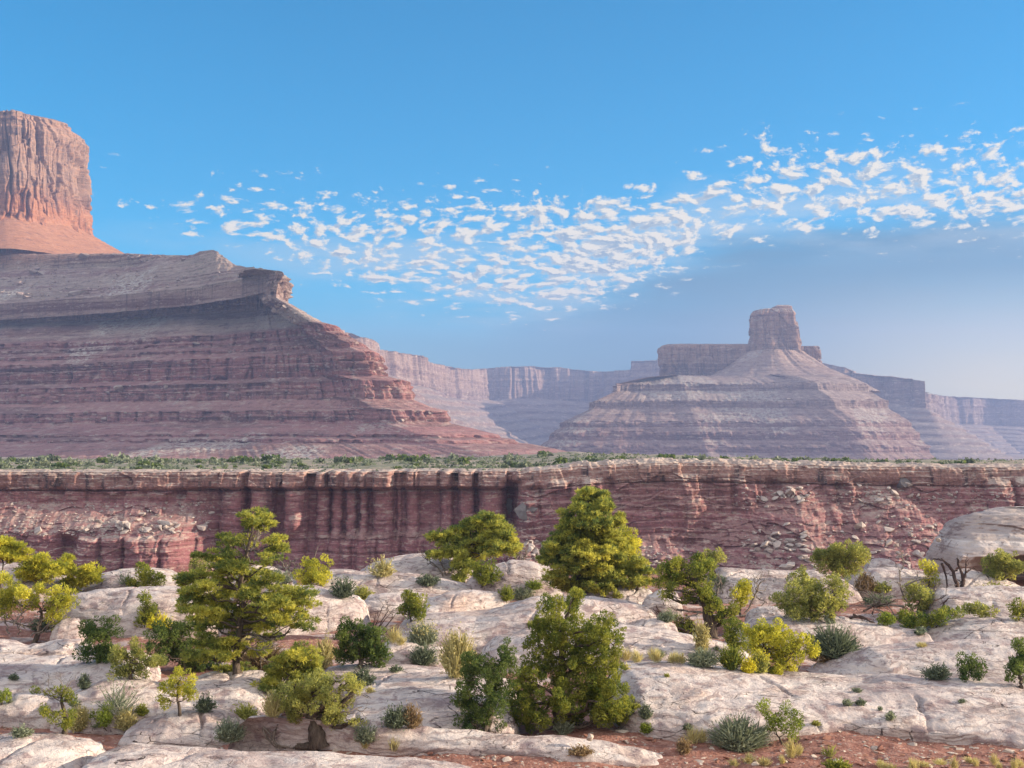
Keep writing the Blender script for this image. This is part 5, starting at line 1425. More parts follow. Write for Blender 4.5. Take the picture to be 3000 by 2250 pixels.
# ---- shrubs, grasses and dead wood
def brush(name, label, cx, base, w, h, leaf='sage', seed=1, n=240, upright=0.6, blade=0.55, wid=0.035, cat='shrub', group=None, flower=None, twiggy=0.0):
    """a low plant of many thin stems rising from one root; sizes in photograph pixels"""
    rg = np.random.default_rng(seed * 77 + 5)
    x0, Y, z0 = stand(cx, base)
    m = mpp(Y)
    w, h = w * 1.15, h * 1.25
    W, H = w * m / 2, h * m
    d = rg.standard_normal((n, 3))
    d[:, 2] = np.abs(d[:, 2]) * 1.2 * upright + upright * 0.7
    d = _norm(d)
    ln = rg.uniform(0.55, 1.0, (n, 1))
    tipv = d * ln * np.array([W / max(0.5, 1 - 0.35 * upright), W * 0.9, H])
    k = np.minimum(1, W / np.maximum(np.hypot(tipv[:, 0], tipv[:, 1]), 1e-6))
    tipv[:, :2] *= k[:, None]
    root = rg.normal(0, 0.22, (n, 3)) * np.array([W, W, 0.02])
    o = np.array([x0, Y, z0])
    b = Bag()
    sdv = _norm(np.cross(tipv - root, rg.standard_normal((n, 3))))
    L = np.linalg.norm(tipv - root, axis=1, keepdims=True)
    mid = (root + tipv) / 2
    V, Q = rhombi(o + mid, (tipv - root) / 2, sdv * L * wid)
    b.add(V, Q, np.clip(rg.normal(0.35, 0.2, n), 0, 1))
    # leaves along the upper stems
    mleaf = int(n * 5 * blade)
    if mleaf:
        i = rg.integers(0, n, mleaf)
        q = rg.uniform(0.35, 1.03, (mleaf, 1))
        c = root[i] + (tipv[i] - root[i]) * q + rg.normal(0, 0.05, (mleaf, 3)) * H
        ax = _norm(tipv[i] + 0.9 * rg.standard_normal((mleaf, 3)) * L[i])
        s = 6.5 * m * rg.uniform(0.6, 1.3, (mleaf, 1))
        sd = _norm(np.cross(ax, rg.standard_normal((mleaf, 3))))
        s = s * 1.25
        V, Q = rhombi(o + c, ax * s * 0.6, sd * s * 0.22)
        b.add(V, Q, np.clip(rg.normal(0.55, 0.22, mleaf), 0, 1))
    ob = b.make(name, LEAF[leaf], loc=(float(x0), float(Y), z0))
    tag(ob, label, cat, group)
    if flower:
        fb = Bag()
        nf = n * 2
        i = rg.integers(0, n, nf)
        c = root[i] + (tipv[i] - root[i]) * rg.uniform(0.85, 1.12, (nf, 1)) + rg.normal(0, 0.03, (nf, 3)) * H
        up = c[:, 2] > H * 0.45
        c = c[up]
        ax = _norm(rg.standard_normal(c.shape) + np.array([0, 0, 0.8]))
        s = 5.5 * m
        fb.add(*rhombi(o + c, ax * s * 0.6, _norm(np.cross(ax, rg.standard_normal(c.shape))) * s * 0.3), rg.uniform(0, 1, len(c)))
        fb.make('blossoms', LEAF[flower], parent=ob, loc=ob.location)
    return ob


def make_brush():
    S = 'sagebrush'
    L = [
        (S, 'silvery sagebrush on the red soil left of the grey driftwood branch', 675, 2174, 86, 66, 'sage', dict(n=420)),
        (S, 'silvery sagebrush right of the very thick leaning trunk', 1072, 2176, 62, 52, 'sage', dict(n=320)),
        (S, 'dark sagebrush on the edge of the bare slab, left of the small red stones', 1062, 2008, 72, 48, 'sagedark', dict(n=320)),
        (S, 'olive brush left of the small pale shrub, under the bushy front pinyon', 719, 2108, 74, 44, 'olive', {}),
        ('dry_shrub', 'pale blooming shrub squeezed between front pinyon and gnarled juniper', 798, 2100, 60, 70, 'pale', dict(n=260)),
        (S, 'grey green sagebrush at the right foot of the small airy tree', 600, 2086, 62, 46, 'sagedark', {}),
        ('dry_shrub', 'half green half brown dark shrub on the bare slab left of the dark juniper', 1160, 2132, 78, 62, 'sagedark', dict(n=340)),
        ('dry_shrub', 'brown dry shrub touching the right side of the half green shrub', 1205, 2132, 60, 66, 'brown', {}),
        (S, 'grey sagebrush with pale seed stalks, before the wide sloping slab', 1239, 1890, 88, 62, 'sage', dict(n=360, flower='pale')),
        (S, 'blue grey sagebrush beside the squat pink block', 1240, 1950, 84, 60, 'sagedark', dict(n=340)),
        ('tall_shrub', 'tall airy pale yellow shrub left of the dark leafy juniper', 1338, 1984, 100, 122, 'pale', dict(n=420, upright=0.9, blade=0.9)),
        (S, 'grey sagebrush on top of the long pinkish ridge', 1255, 1716, 64, 34, 'sagedark', {}),
        (S, 'blue grey sagebrush left of the foot of the tall middle pinyon', 1530, 1758, 66, 42, 'sage', {}),
        (S, 'green low bush between the oval boulder and blue grey sagebrush', 1484, 1760, 42, 40, 'green', {}),
        (S, 'grey brush with bare twigs left of the long pinkish ridge', 1005, 1752, 80, 62, 'sagedark', {}),
        (S, 'olive brush below the long pinkish ridge', 1062, 1756, 54, 36, 'olive', {}),
        ('grass_tuft', 'round green tuft on pale rock left of the middle pinyon', 1564, 1728, 50, 28, 'bright', dict(upright=0.9, blade=0.2)),
        (S, 'broad dark sagebrush in front of the long brownish swell', 2440, 1925, 150, 88, 'sagedark', dict(n=620)),
        (S, 'grey brush below the ragged juniper at the start of the slab', 2060, 1953, 94, 52, 'sage', dict(n=320)),
        ('green_brush', 'spiky dark green brush beside the round yellow tuft', 2142, 1962, 76, 64, 'green', dict(n=360, upright=1.2, blade=0.3)),
        ('rabbitbrush', 'round bright yellow tuft left of the golden juniper foot', 2193, 1972, 46, 38, 'rabbit', dict(upright=0.9)),
        ('rabbitbrush', 'yellow orange bloom on a low bush behind the dark thicket', 466, 1846, 70, 48, 'rabbit', {}),
        ('rabbitbrush', 'olive gold bush touching the right side of the round yellow tuft', 2226, 1972, 50, 62, 'olive', dict(flower='rabbit')),
        ('tall_shrub', 'tall thin pale stalks below the ragged juniper trunk', 2055, 1925, 42, 92, 'pale', dict(n=180, upright=1.6, blade=0.9)),
        ('dry_shrub', 'brown dry bush between golden juniper and broad dark sagebrush', 2408, 1940, 80, 58, 'brown', dict(n=320)),
        (S, 'dark grey brush behind the twisted grey limbs', 2573, 1775, 86, 36, 'sagedark', {}),
        ('dry_shrub', 'brown dry bush right of the round topped olive juniper', 2534, 1732, 62, 54, 'brown', {}),
        (S, 'flat olive bush right of the brown dry bush on the rim', 2584, 1736, 54, 30, 'olive', {}),
        ('leafy_shrub', 'low green brush at the foot of the bushy juniper at far right', 2912, 1726, 96, 32, 'green', {}),
        (S, 'grey low brush at the left edge of the red soil', 62, 2158, 66, 30, 'sage', {}),
        (S, 'dark green brush behind the small gnarled juniper and its pale twigs', 246, 2020, 36, 42, 'sagedark', {}),
        (S, 'sparse grey stems in front of the rounded pale dome', 345, 2096, 130, 104, 'sage', dict(n=110, blade=0.5, wid=0.012, upright=0.8)),
        ('dry_shrub', 'pale straw coloured shrub right of the small bright bush', 369, 2138, 66, 58, 'pale', dict(n=320)),
        ('dry_shrub', 'dry golden shrub against the trunk of the small gnarled juniper', 230, 2142, 66, 76, 'pale', dict(n=360)),
        (S, 'small green brush in front of the rounded pale dome', 415, 2096, 34, 30, 'green', {}),
        (S, 'small sage clump on the edge of the red soil right of the big front juniper', 1890, 2106, 36, 40, 'sagedark', {}),
        ('grass_tuft', 'small yellow green tuft below the sage clump right of the big front juniper', 1895, 2148, 36, 28, 'bright', dict(upright=0.9)),
        ('dry_shrub', 'flat brown dead shrub on the red soil below the tapering slab', 1700, 2213, 70, 28, 'brown', {}),
        ('grass_tuft', 'grey green tuft in the shade under the big front juniper', 1651, 2154, 58, 42, 'sage', dict(upright=1.0, blade=0.2)),
        (S, 'big grey sagebrush on the red soil at lower right', 2165, 2195, 165, 92, 'sage', dict(n=700)),
        (S, 'small grey sage in the shade right of the brown stone block', 2744, 1990, 76, 44, 'sagedark', dict(n=300)),
        ('dry_shrub', 'small brown dry shrub on the red soil left of the big grey sagebrush', 2002, 2208, 40, 44, 'brown', {}),
        ('grass_tuft', 'pale tuft on top of the broad grey swell', 2700, 1896, 36, 16, 'straw', dict(upright=0.9, blade=0)),
        ('yucca', 'small spiky yucca with a dead stalk on the red soil', 1155, 2202, 36, 40, 'pale', dict(n=70, upright=1.3, blade=0, wid=0.03)),
        ('yucca', 'spiky green yucca on the red soil below the bright leafy shrub', 2430, 2218, 54, 36, 'olive', dict(n=80, upright=1.1, blade=0, wid=0.035)),
        ('green_brush', 'low green brush at the bottom edge, right of the big sagebrush', 2453, 2255, 76, 32, 'green', {}),
        (S, 'grey sage at the foot of the small pink dome', 120, 1850, 60, 40, 'sagedark', {}),
        (S, 'faint bare grey bush on the rim hump left of the small dense juniper', 366, 1728, 60, 44, 'sage', dict(n=110, wid=0.014, blade=0.1)),
        ('leafy_shrub', 'pale lime shrub growing on the high white swell', 1120, 1690, 80, 56, 'pale', dict(n=130, blade=0.9)),
        ('leafy_shrub', 'grey green bush at the left foot of the thick split trunk', 1955, 1822, 50, 34, 'sage', {}),
        ('dry_shrub', 'brown undergrowth below the dead limbs of the large pinyon', 770, 1962, 150, 80, 'brown', dict(n=520)),
        ('dry_shrub', 'pale dry shrub behind the bushy front pinyon', 945, 1958, 70, 90, 'pale', dict(n=260)),
    ]
    for i, (nm, lab, cx, base, w, h, leaf, kw) in enumerate(L):
        cat = {'sagebrush': 'shrub', 'grass_tuft': 'grass', 'yucca': 'yucca'}.get(nm, 'shrub')
        brush(nm, lab, cx, base, w, h, leaf, seed=i + 1, cat=cat, **kw)
    # small tufts lodged in the hollows of the rock
    rgs = np.random.default_rng(17)
    tufts = []
    for k in range(36):
        cx, base = rgs.uniform(20, 2980), rgs.choice([rgs.uniform(1735, 1960), rgs.uniform(1960, 2150)])
        x, Y, z0 = (float(v) for v in stand(cx, base))
        if k < 5:
            o = brush('low_tuft', 'small grey green tuft in a hollow of the slickrock', cx, base, 30, 18, ('sagedark', 'sage', 'pale', 'olive', 'sage')[k], seed=500 + k, n=90, upright=0.7, cat='plant', group='small tufts in the slickrock hollows')
            tufts.append((o, Y))
        else:
            src, Y0 = tufts[k % 5]
            o = src.copy()
            COL.objects.link(o)
            o.location = (x, Y, z0)
            q = Y / Y0 * rgs.uniform(0.6, 1.5)
            o.scale = (q * rgs.uniform(0.8, 1.4), q, q * rgs.uniform(0.7, 1.2))
            o.rotation_euler = (0, 0, rgs.uniform(0, 6.28))
    # straw grasses: many alike
    G = [(2029, 2180, 56, 50), (2060, 2176, 44, 40), (2318, 2220, 52, 54), (2340, 2214, 30, 36), (1070, 2194, 34, 30), (1152, 1884, 60, 50), (1175, 1890, 44, 30), (2193, 2236, 60, 28), (2240, 2244, 50, 26), (2150, 2246, 44, 24), (2292, 2238, 30, 26)]
    rgr = np.random.default_rng(5)
    for k in range(13):
        G.append((2570 + k * 36 + rgr.uniform(-30, 30), 2250 + rgr.uniform(-16, 10), rgr.uniform(26, 70), rgr.uniform(16, 42)))
    for k in range(9):
        G.append((1808 + k * 24 + rgr.uniform(-18, 18), 1942 + rgr.uniform(-10, 3), rgr.uniform(34, 56), rgr.uniform(24, 42)))
    first = []
    for i, (cx, base, w, h) in enumerate(G):
        if len(first) < 5:
            o = brush('grass_tuft', 'tuft of dry straw yellow grass', cx, base, w, h, 'straw', seed=300 + i, n=130, upright=1.1, blade=0.0, wid=0.022, cat='grass', group='dry straw grass tufts')
            first.append((o, w, h, o.location.y))
        else:
            src, w0, h0, Y0 = first[i % 5]
            o = src.copy()
            COL.objects.link(o)
            x, Y, z0 = (float(v) for v in stand(cx, base))
            o.location = (x, Y, z0)
            k = Y / Y0
            o.scale = (w / w0 * k, w / w0 * k, h / h0 * k)
            o.rotation_euler = (0, 0, rgr.uniform(0, 6.28))


make_brush()


def dead_tree(name, label, base, stems, mat, seed, cat='dead tree', leaf=None):
    rg = np.random.default_rng(seed)
    x0, Y, z0 = stand(*base)
    m = mpp(Y)
    root = empty(name, (float(x0), float(Y), z0), label, cat)
    tb, bb = Bag(), Bag()
    for pts, r0, dep in stems:
        p = [at(q[0], q[1], Y + rg.uniform(-0.12, 0.12)) for q in pts]
        fine = []
        for k in range(len(p) - 1):
            fine += list(crooked(p[k], p[k + 1], 4, 0.06, rg)[:-1])
        fine.append(p[-1])
        fine = np.array(fine)
        tb.add(*tube(fine, r0 * m, r0 * m * 0.35, 7, rg))
        if dep:
            for i in range(2, len(fine), 2):
                d = _norm(fine[i] - fine[i - 1]) + 0.8 * rg.standard_normal(3)
                twigs(bb, fine[i], d, rg.uniform(14, 26) * m, r0 * m * 0.35, dep - 1, rg, 0.7, 4)
    tb.make('trunk', mat, parent=root, loc=root.location, smooth=True)
    if bb.V:
        bb.make('bare_branches', mat, parent=root, loc=root.location, smooth=True)
    return root


dead_tree('dead_tree', 'bare dark dead tree with two forked trunks below the overhanging ledge', (2812, 1728),
          [([(2808, 1728), (2800, 1700), (2792, 1675), (2778, 1655), (2760, 1640)], 7, 1), ([(2815, 1728), (2822, 1700), (2818, 1680), (2808, 1655), (2806, 1636)], 6, 1), ([(2822, 1700), (2832, 1675), (2850, 1665)], 4, 1), ([(2790, 1675), (2806, 1672)], 3, 1), ([(2828, 1690), (2830, 1660), (2829, 1640)], 3, 1), ([(2760, 1650), (2772, 1690), (2775, 1725)], 4, 1)], M_DEADDK, 3)
dead_tree('dead_tree', 'grey leafless snag with fine upright twigs right of the large pinyon', (850, 1712),
          [([(852, 1712), (845, 1690), (846, 1665), (850, 1640)], 6, 3), ([(848, 1690), (860, 1670), (872, 1650)], 4, 3), ([(846, 1680), (830, 1660), (825, 1645)], 4, 3), ([(856, 1700), (790, 1690), (770, 1676)], 3, 2), ([(910, 1680), (920, 1640), (932, 1600)], 2.5, 2)], M_DEAD, 4)
dead_tree('dead_branch', 'twisted grey driftwood branch lying on the red soil before the thick leaning trunk', (815, 2200),
          [([(800, 2128), (800, 2110), (792, 2100)], 4, 0), ([(808, 2140), (802, 2122), (796, 2104)], 5, 0), ([(806, 2146), (814, 2124), (828, 2114)], 4, 0), ([(806, 2140), (800, 2165), (812, 2185), (850, 2192), (880, 2196)], 4.5, 2), ([(772, 2135), (780, 2160), (806, 2188), (860, 2200)], 3.5, 2), ([(770, 2128), (790, 2150), (796, 2170)], 3, 2)], M_DEAD, 5, 'dead branch')
dead_tree('dead_branch', 'black fallen branches spread before the bright green little shrub', (2540, 1822),
          [([(2490, 1812), (2520, 1806), (2550, 1822), (2570, 1828)], 4, 2), ([(2500, 1800), (2530, 1812), (2560, 1826)], 3, 2), ([(2530, 1790), (2560, 1775), (2600, 1770), (2625, 1757)], 3, 2), ([(2555, 1800), (2562, 1780), (2580, 1768)], 2.5, 2)], M_DEADDK, 6, 'dead branch')
dead_tree('dead_branch', 'dark crooked twigs in front of the white hump at right', (2765, 1800),
          [([(2762, 1790), (2766, 1765), (2780, 1752), (2800, 1755)], 2.5, 1), ([(2740, 1758), (2760, 1752), (2772, 1742)], 2.5, 1)], M_DEADDK, 8, 'dead branch')
dead_tree('dead_shrub', 'fan of bare dark twigs standing behind the round dark juniper', (1118, 1862),
          [([(1100, 1858), (1118, 1820), (1140, 1785)], 2.2, 2), ([(1095, 1858), (1105, 1820), (1118, 1782)], 2.2, 2), ([(1105, 1860), (1135, 1830), (1158, 1800)], 2.2, 2), ([(1090, 1855), (1095, 1825), (1100, 1800)], 2, 2), ([(1110, 1862), (1140, 1845), (1165, 1828)], 2, 2), ([(1100, 1858), (1128, 1815), (1150, 1790)], 2, 2)], M_DEADDK, 9, 'dead shrub')
dead_tree('dead_branch', 'black bent stump and fallen stick left of the thick split trunk', (1940, 1812),
          [([(1945, 1812), (1938, 1795), (1926, 1782)], 5, 1), ([(1935, 1800), (1922, 1776)], 3, 1)], M_DEADDK, 10, 'dead branch')


# ---- stones
def chunk(seed, flat=1.0, n=15):
    """one angular block: the hull of a few random points"""
    rg = np.random.default_rng(seed)
    bm = bmesh.new()
    for p in _norm(rg.standard_normal((n, 3))) * rg.uniform(0.75, 1.0, (n, 1)) * np.array([1, 0.85, 0.75 * flat]):
        bm.verts.new(p)
    r = bmesh.ops.convex_hull(bm, input=bm.verts)
    bmesh.ops.delete(bm, geom=list({v for v in r['geom_interior'] if isinstance(v, bmesh.types.BMVert)}), context='VERTS')
    bmesh.ops.triangulate(bm, faces=bm.faces)
    bm.verts.index_update()
    V = np.array([v.co[:] for v in bm.verts])
    T_ = np.array([[v.index for v in f.verts] for f in bm.faces])
    bm.free()
    return V, T_


CH = [chunk(i + 11, 0.9 if i % 2 else 0.7) for i in range(10)]


def rubble_obj(name, pts, sizes, mat, seed, kind='stuff', flat=1.0, parent=None):
    rg = np.random.default_rng(seed)
    VV, TT, n = [], [], 0
    for p, s in zip(pts, sizes):
        V, T_ = CH[rg.integers(0, len(CH))]
        a = rg.uniform(0, 2 * pi)
        b = rg.uniform(-0.6, 0.6)
        c, d = cos(a), sin(a)
        q = V * np.array([s * rg.uniform(0.8, 1.5), s, s * flat * rg.uniform(0.6, 1.1)])
        q = np.stack([q[:, 0], q[:, 1] * cos(b) - q[:, 2] * sin(b), q[:, 1] * sin(b) + q[:, 2] * cos(b)], 1)
        q = np.stack([q[:, 0] * c - q[:, 1] * d, q[:, 0] * d + q[:, 1] * c, q[:, 2]], 1) + p
        VV.append(q)
        TT.append(T_ + n)
        n += len(V)
    o = mesh_obj(name, np.concatenate(VV), None, np.concatenate(TT), mat=mat, smooth=False, parent=parent, loc=None if parent is None else parent.location)
    if kind:
        o['kind'] = kind
    return o


def wall_spots(rg, s, t):
    s, t = np.asarray(s, float), np.asarray(t, float)
    return wall_pt(s, t)


def make_rocks():
    rg = np.random.default_rng(9)
    # blocks of the rockfalls on the canyon wall: single things, copies of a few shapes
    protos = []
    for i in range(8):
        V, T_ = CH[i]
        me = bpy.data.meshes.new('boulder')
        me.from_pydata([tuple(v) for v in V], [], [tuple(int(a) for a in f) for f in T_])
        me.materials.append(M_BOULDER)
        protos.append(me)
    G = [('pale angular boulder in the rockfall under the left end of the rim', 'boulders of the left rockfall', [(s_, 1540 + rg.normal(0, 11), 11) for s_ in rg.normal(430, 70, 20)] + [(410, 1535, 22), (395, 1530, 20), (508, 1530, 18), (460, 1545, 16), (497, 1540, 15), (600, 1542, 20), (430, 1505, 14)]),
         ('grey angular boulder on the scree below the leaning slab in mid wall', 'boulders of the middle scree', [(rg.normal(1545, 50), rg.uniform(1570, 1660), rg.uniform(5, 12)) for _ in range(50)]),
         ('white angular boulder in the upper right rockfall under the rim', 'boulders of the upper right rockfall', [(rg.normal(2300, 40), rg.normal(1445, 14), rg.uniform(5, 13)) for _ in range(26)] + [(2305, 1440, 20), (2230, 1462, 14), (2350, 1452, 12)]),
         ('pale block scattered below the right part of the rim', 'boulders below the right rim', [(rg.normal(2590, 50), rg.normal(1455, 14), rg.uniform(4, 11)) for _ in range(24)] + [(2615, 1447, 16), (2560, 1465, 14), (2650, 1420, 18), (2780, 1450, 9), (2780, 1472, 9)]),
         ('white angular boulder in the large rockfall at the foot of the right wall', 'boulders of the lower right rockfall', [(rg.normal(2270, 50), rg.normal(1595, 26), rg.uniform(6, 15)) for _ in range(44)] + [(2245, 1555, 18), (2212, 1585, 18), (2260, 1640, 20), (2215, 1650, 14), (2330, 1655, 14), (2300, 1610, 14), (2340, 1600, 14)]),
         ('pale boulder on the rubble slope left of the overhanging ledge', 'boulders on the far right slope', [(rg.normal(2580, 90), rg.normal(1580, 38), rg.uniform(5, 13)) for _ in range(44)] + [(2490, 1535, 22), (2570, 1545, 20), (2560, 1580, 14), (2640, 1610, 22), (2580, 1612, 18), (2680, 1625, 14)])]
    for lab, grp, items in G:
        for (s_, py, r) in items:
            t_ = py - float(rim_px(s_))
            p = wall_pt(np.array([s_]), np.array([t_]))[0]
            o = bpy.data.objects.new('boulder', protos[rg.integers(0, 8)])
            COL.objects.link(o)
            k = r * MW * 1.15
            o.location = (p[0], p[1] - k * 0.25, p[2] + k * 0.1)
            o.scale = (k * rg.uniform(0.9, 1.4), k, k * rg.uniform(0.6, 0.95))
            o.rotation_euler = (rg.uniform(-0.5, 0.5), rg.uniform(-0.5, 0.5), rg.uniform(0, 6.28))
            tag(o, lab, 'boulder', grp)
    # the huge leaning slab fallen from the rim, and the hanging block at right
    for (s_, py, sx, sz, rot, lab, sd) in ((1530, 1500, 21, 50, 0.62, 'huge grey slab leaning against the canyon wall above the middle scree', 21), (2650, 1412, 26, 22, 0.3, 'large dark tilted block lying just under the right rim', 23), (1490, 1490, 24, 30, 0.2, 'dark broken block wedged in the shadowed corner left of the leaning slab', 25), (1562, 1490, 12, 22, -0.5, 'slim pale slab behind the huge leaning slab', 27)):
        V, T_ = chunk(sd, 1.0, 12)
        p = wall_pt(np.array([float(s_)]), np.array([py - float(rim_px(s_))]))[0]
        q = V * np.array([sx, sx * 0.8, sz]) * MW * 1.45
        c, d = cos(rot), sin(rot)
        q = np.stack([q[:, 0] * c + q[:, 2] * -d, q[:, 1], q[:, 0] * d + q[:, 2] * c], 1)
        o = mesh_obj('fallen_slab', q + p - np.array([0, sx * 0.2 * MW, 0]), None, T_, mat=M_SLAB, smooth=False, loc=tuple(float(v) for v in p))
        tag(o, lab, 'boulder')
    # loose rubble nobody could count, on the wall benches
    n = 2600
    s_ = np.concatenate([rg.uniform(-300, 620, 800), rg.normal(1540, 110, 500), rg.normal(1900, 80, 350), rg.uniform(2150, 3000, 950)])
    py = np.concatenate([rg.uniform(1470, 1560, 800), rg.uniform(1570, 1700, 500), rg.uniform(1590, 1700, 350), np.where(rg.random(950) < 0.35, rg.normal(1450, 20, 950), rg.uniform(1520, 1690, 950))])
    pts = wall_pt(s_, py - rim_px(s_))
    rubble_obj('scree_rubble', pts, np.exp(rg.normal(1.15, 0.5, n)) * MW, M_BOULDER, 31)
    # pebbles and chips on the red soil
    n = 1500
    px, pyy = rg.uniform(-50, 3050, n), np.concatenate([rg.uniform(2125, 2262, n * 3 // 4), rg.uniform(1960, 2130, n - n * 3 // 4)])
    pts = []
    for a, b in zip(px, pyy):
        q = stand(a, b)
        if q[2] < float(ground_z(q[0], q[1])) + 0.03:
            pts.append(tuple(float(v) for v in q))
    n = len(pts)
    rubble_obj('gravel', pts, np.exp(rg.normal(-3.0, 0.55, n)), M_PALE, 33, flat=0.45)
    rubble_obj('soil_rubble', [(p[0] + rg.normal(0, .3), p[1] + rg.normal(0, .3), p[2]) for p in pts], np.exp(rg.normal(-2.85, 0.55, n)), M_REDROCK, 34, flat=0.6)
    for (cx, base, w, h, mat, lab) in ((462, 2236, 40, 30, M_REDROCK, 'brown rounded stone lying on the long grey slab at lower left'), (272, 2262, 60, 34, M_REDROCK, 'dark red stone cut by the bottom edge at lower left'), (1728, 2172, 30, 28, M_PALE, 'cream coloured stone on the tapering slab under the big front juniper'),
                                       (1012, 2192, 74, 44, M_REDROCK, 'red boulder right of the very thick leaning trunk'), (985, 2196, 34, 26, M_REDROCK, 'small red stone in front of the red boulder'), (738, 2022, 26, 34, M_REDROCK, 'dark red stone left of the bushy front pinyon'), (1092, 2026, 36, 18, M_REDROCK, 'small bright red stones on the bare slab left of the dark juniper'),
                                       (210, 2170, 30, 20, M_PALE, 'brownish stone on the soil below the small gnarled juniper'), (890, 2142, 26, 16, M_DEAD, 'grey brown stone beside the very thick leaning trunk'), (2246, 2072, 14, 14, M_REDROCK, 'tiny dark stone on the slab above the bright leafy shrub'), (2098, 1996, 24, 10, M_REDROCK, 'brown chip of rock on the crack of the huge flat slab'), (2748, 1590, 20, 18, M_PALE, 'white block perched on the left shoulder of the overhanging ledge')):
        V, T_ = chunk(int(cx) + 3, 0.9, 26)
        Y = gy(base) if base > 1700 else gy(1690) + 1.5
        p = at(cx, base, Y)
        z = float(ground_z(p[0], Y)) if base > 2100 else p[2]
        if base == 2236 or base == 2172 or base == 2026 or base == 2072 or base == 1996 or base == 2262:
            z = p[2]
        m = mpp(Y)
        q = V * np.array([w * m / 2, w * m / 2.2, h * m / 1.5])
        o = mesh_obj('stone', q + np.array([p[0], Y, z + h * m * 0.42]), None, T_, mat=mat, smooth=False, loc=(float(p[0]), float(Y), float(z)))
        tag(o, lab, 'stone')
    # rubble fields on the slopes of the big mesa, found by dropping points on its surface
    dg = bpy.context.evaluated_depsgraph_get()
    dg.update()
    pts, sz = [], []
    for (n, px, py, sx, sy, lo) in ((700, 380, 905, 330, 45, 1.0), (420, 700, 900, 110, 26, 1.2), (500, 330, 1180, 170, 95, 0.9), (260, 730, 990, 130, 20, 1.0), (300, 120, 1230, 150, 40, 0.9), (500, 300, 700, 130, 40, 1.3), (600, 700, 1180, 400, 120, 0.7), (260, 1230, 1200, 70, 45, 0.8), (260, 180, 820, 220, 28, 1.0), (200, 2250, 1085, 110, 25, 1.6), (200, 2250, 1200, 260, 40, 1.4)):
        for _ in range(n):
            d = ray(rg.normal(px, sx), rg.normal(py, sy))
            if d[0] / d[1] < -0.47:
                continue
            hit, loc, nor, _i, ob, _m = SC.ray_cast(dg, (0, 100, 30 + 0.0), _norm(d), distance=3500) if False else SC.ray_cast(dg, tuple(np.array([0, 0, 0]) + d / d[1] * 520.0), tuple(_norm(d)), distance=3500)
            if hit and nor[2] > 0.25 and (ob.parent is not None) and ob.parent.name in ('mesa', 'butte'):
                pts.append(tuple(loc))
                sz.append(lo * 1.9 * math.exp(rg.normal(0.0, 0.6)))
    rubble_obj('slope_rubble', pts, sz, M_RUBBLE, 41)


make_rocks()


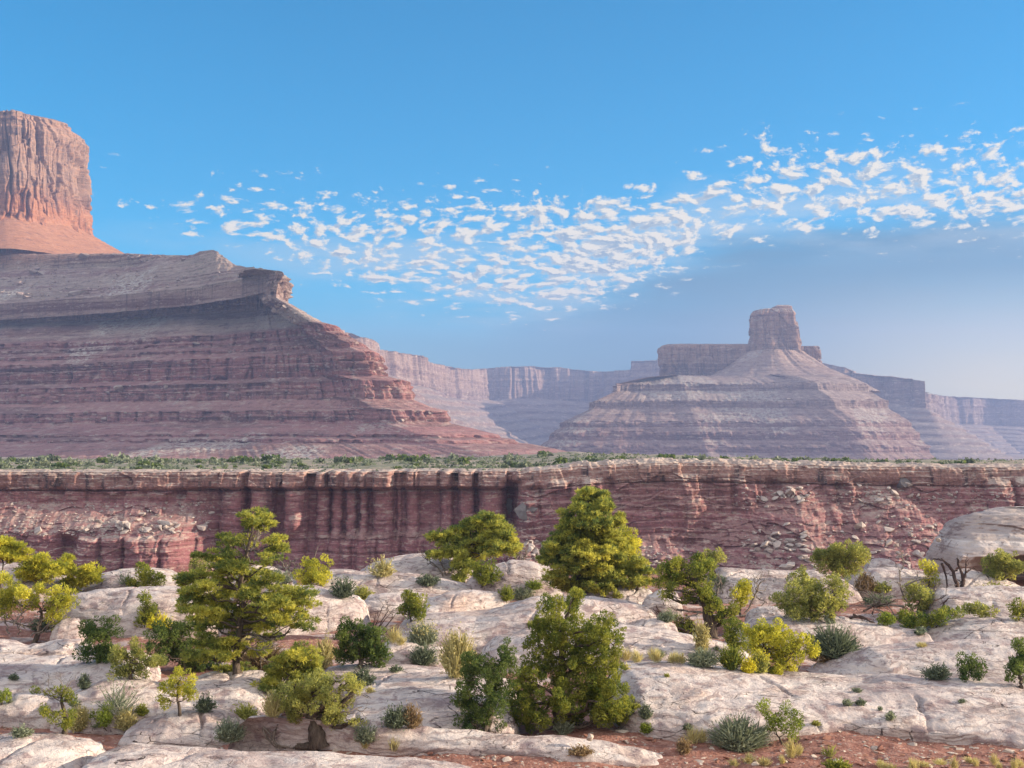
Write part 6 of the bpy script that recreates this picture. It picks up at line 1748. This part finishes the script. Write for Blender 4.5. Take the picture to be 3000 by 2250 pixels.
def make_far_shrubs():
    """the little bushes on the plateau across the canyon, one object each"""
    rg = np.random.default_rng(21)
    protos = []
    for i in range(6):
        b = Bag()
        n = 90
        d = _norm(rg.standard_normal((n, 3)))
        d[:, 2] = np.abs(d[:, 2])
        C = d * rg.uniform(0.45, 1, (n, 1)) * np.array([1, 0.9, 0.85]) + rg.normal(0, 0.1, (n, 3))
        C[:, 2] = np.abs(C[:, 2])
        ax = _norm(rg.standard_normal((n, 3)))
        b.add(*rhombi(C, ax * 0.30, _norm(np.cross(ax, rg.standard_normal((n, 3)))) * 0.24), rg.uniform(0.1, 0.8, n))
        protos.append(b.make('shrub', LEAF[('sagedark', 'dark', 'sage', 'sagedark', 'sage', 'dark')[i]]))
    P_ = []
    for _ in range(30):
        cx, cy = rg.uniform(-40, 900), rg.uniform(1348, 1370)
        for _k in range(rg.integers(2, 9)):
            P_.append((cx + rg.normal(0, 20), float(np.clip(cy + rg.normal(0, 3.5), 1344, 1374)), float(np.clip(9 * math.exp(rg.normal(0, 0.45)), 4, 20))))
    for _ in range(26):
        cx, cy = rg.uniform(880, 1680), rg.uniform(1334, 1366)
        for _k in range(rg.integers(1, 8)):
            P_.append((cx + rg.normal(0, 24), float(np.clip(cy + rg.normal(0, 4), 1330, 1370)), float(np.clip(10 * math.exp(rg.normal(0, 0.45)), 4, 22))))
    for _ in range(45):
        s_ = rg.uniform(1680, 2900)
        P_.append((s_, float(rim_px(s_)) - rg.uniform(5, 13), rg.uniform(8, 18)))
    for px, r in ((1580, 15), (1745, 14), (1960, 17), (2210, 20), (2080, 13), (2330, 12), (1480, 13), (2440, 12)):
        P_.append((px, float(rim_px(px)) - 10, r))
    for i, (px, py, r) in enumerate(P_):
        d = ray(px, py)
        # meet the plateau along the view ray, else stand just behind the rim
        ys = np.linspace(308, 700, 400)
        zz = d[2] / d[1] * ys
        pz = plateau_z(d[0] / d[1] * ys, ys)
        k = np.where(pz >= zz)[0]
        Y = ys[k[0]] if len(k) else rg.uniform(318, 350)
        x = d[0] / d[1] * Y
        src = protos[rg.integers(0, 6)]
        o = src if i < 6 and src.get('label') is None else src.copy()
        if o is not src:
            COL.objects.link(o)
        kx = r * Y / F
        o.location = (x, Y, float(plateau_z(np.array([x]), np.array([Y]))[0]) - 0.1)
        o.scale = (kx * rg.uniform(0.9, 1.4), kx, kx * rg.uniform(0.9, 1.3))
        o.rotation_euler = (0, 0, rg.uniform(0, 6.28))
        tag(o, 'small dark shrub on the plateau beyond the canyon rim', 'shrub', 'shrubs on the far plateau')
    for p in protos:
        if p.get('label') is None:
            bpy.data.objects.remove(p)
    # shrubs on the mesa bench, seen against the sky
    return protos


make_far_shrubs()


def make_scrub():
    """low grey green scrub that covers the plateau between its bushes"""
    rg = np.random.default_rng(55)
    b = Bag()
    n = 9000
    sx, yy = rg.uniform(-250, 3100, n), 306 + 330 * rg.random(n) ** 1.6
    keep = (fbm(sx / 130, yy / 30, 91, 3) > -0.05) & ((sx < 1900) | (rg.random(n) < 0.35))
    sx, yy = sx[keep], yy[keep]
    x = (sx - W0 / 2) / F * yy
    z = plateau_z(x, yy)
    for k in range(7):
        r = np.exp(rg.normal(-1.05, 0.4, len(x)))[:, None]
        C = np.stack([x, yy, z + 0.1], -1) + rg.normal(0, 1, (len(x), 3)) * r * np.array([1, 1, 0.25]) + np.array([0, 0, 0.2]) * r
        ax = _norm(rg.standard_normal(C.shape))
        b.add(*rhombi(C, ax * r * 0.8, _norm(np.cross(ax, rg.standard_normal(C.shape))) * r * 0.6), rg.uniform(0, 1, len(C)))
    b.make('undergrowth', LEAF['sagedark'])['kind'] = 'stuff'


make_scrub()
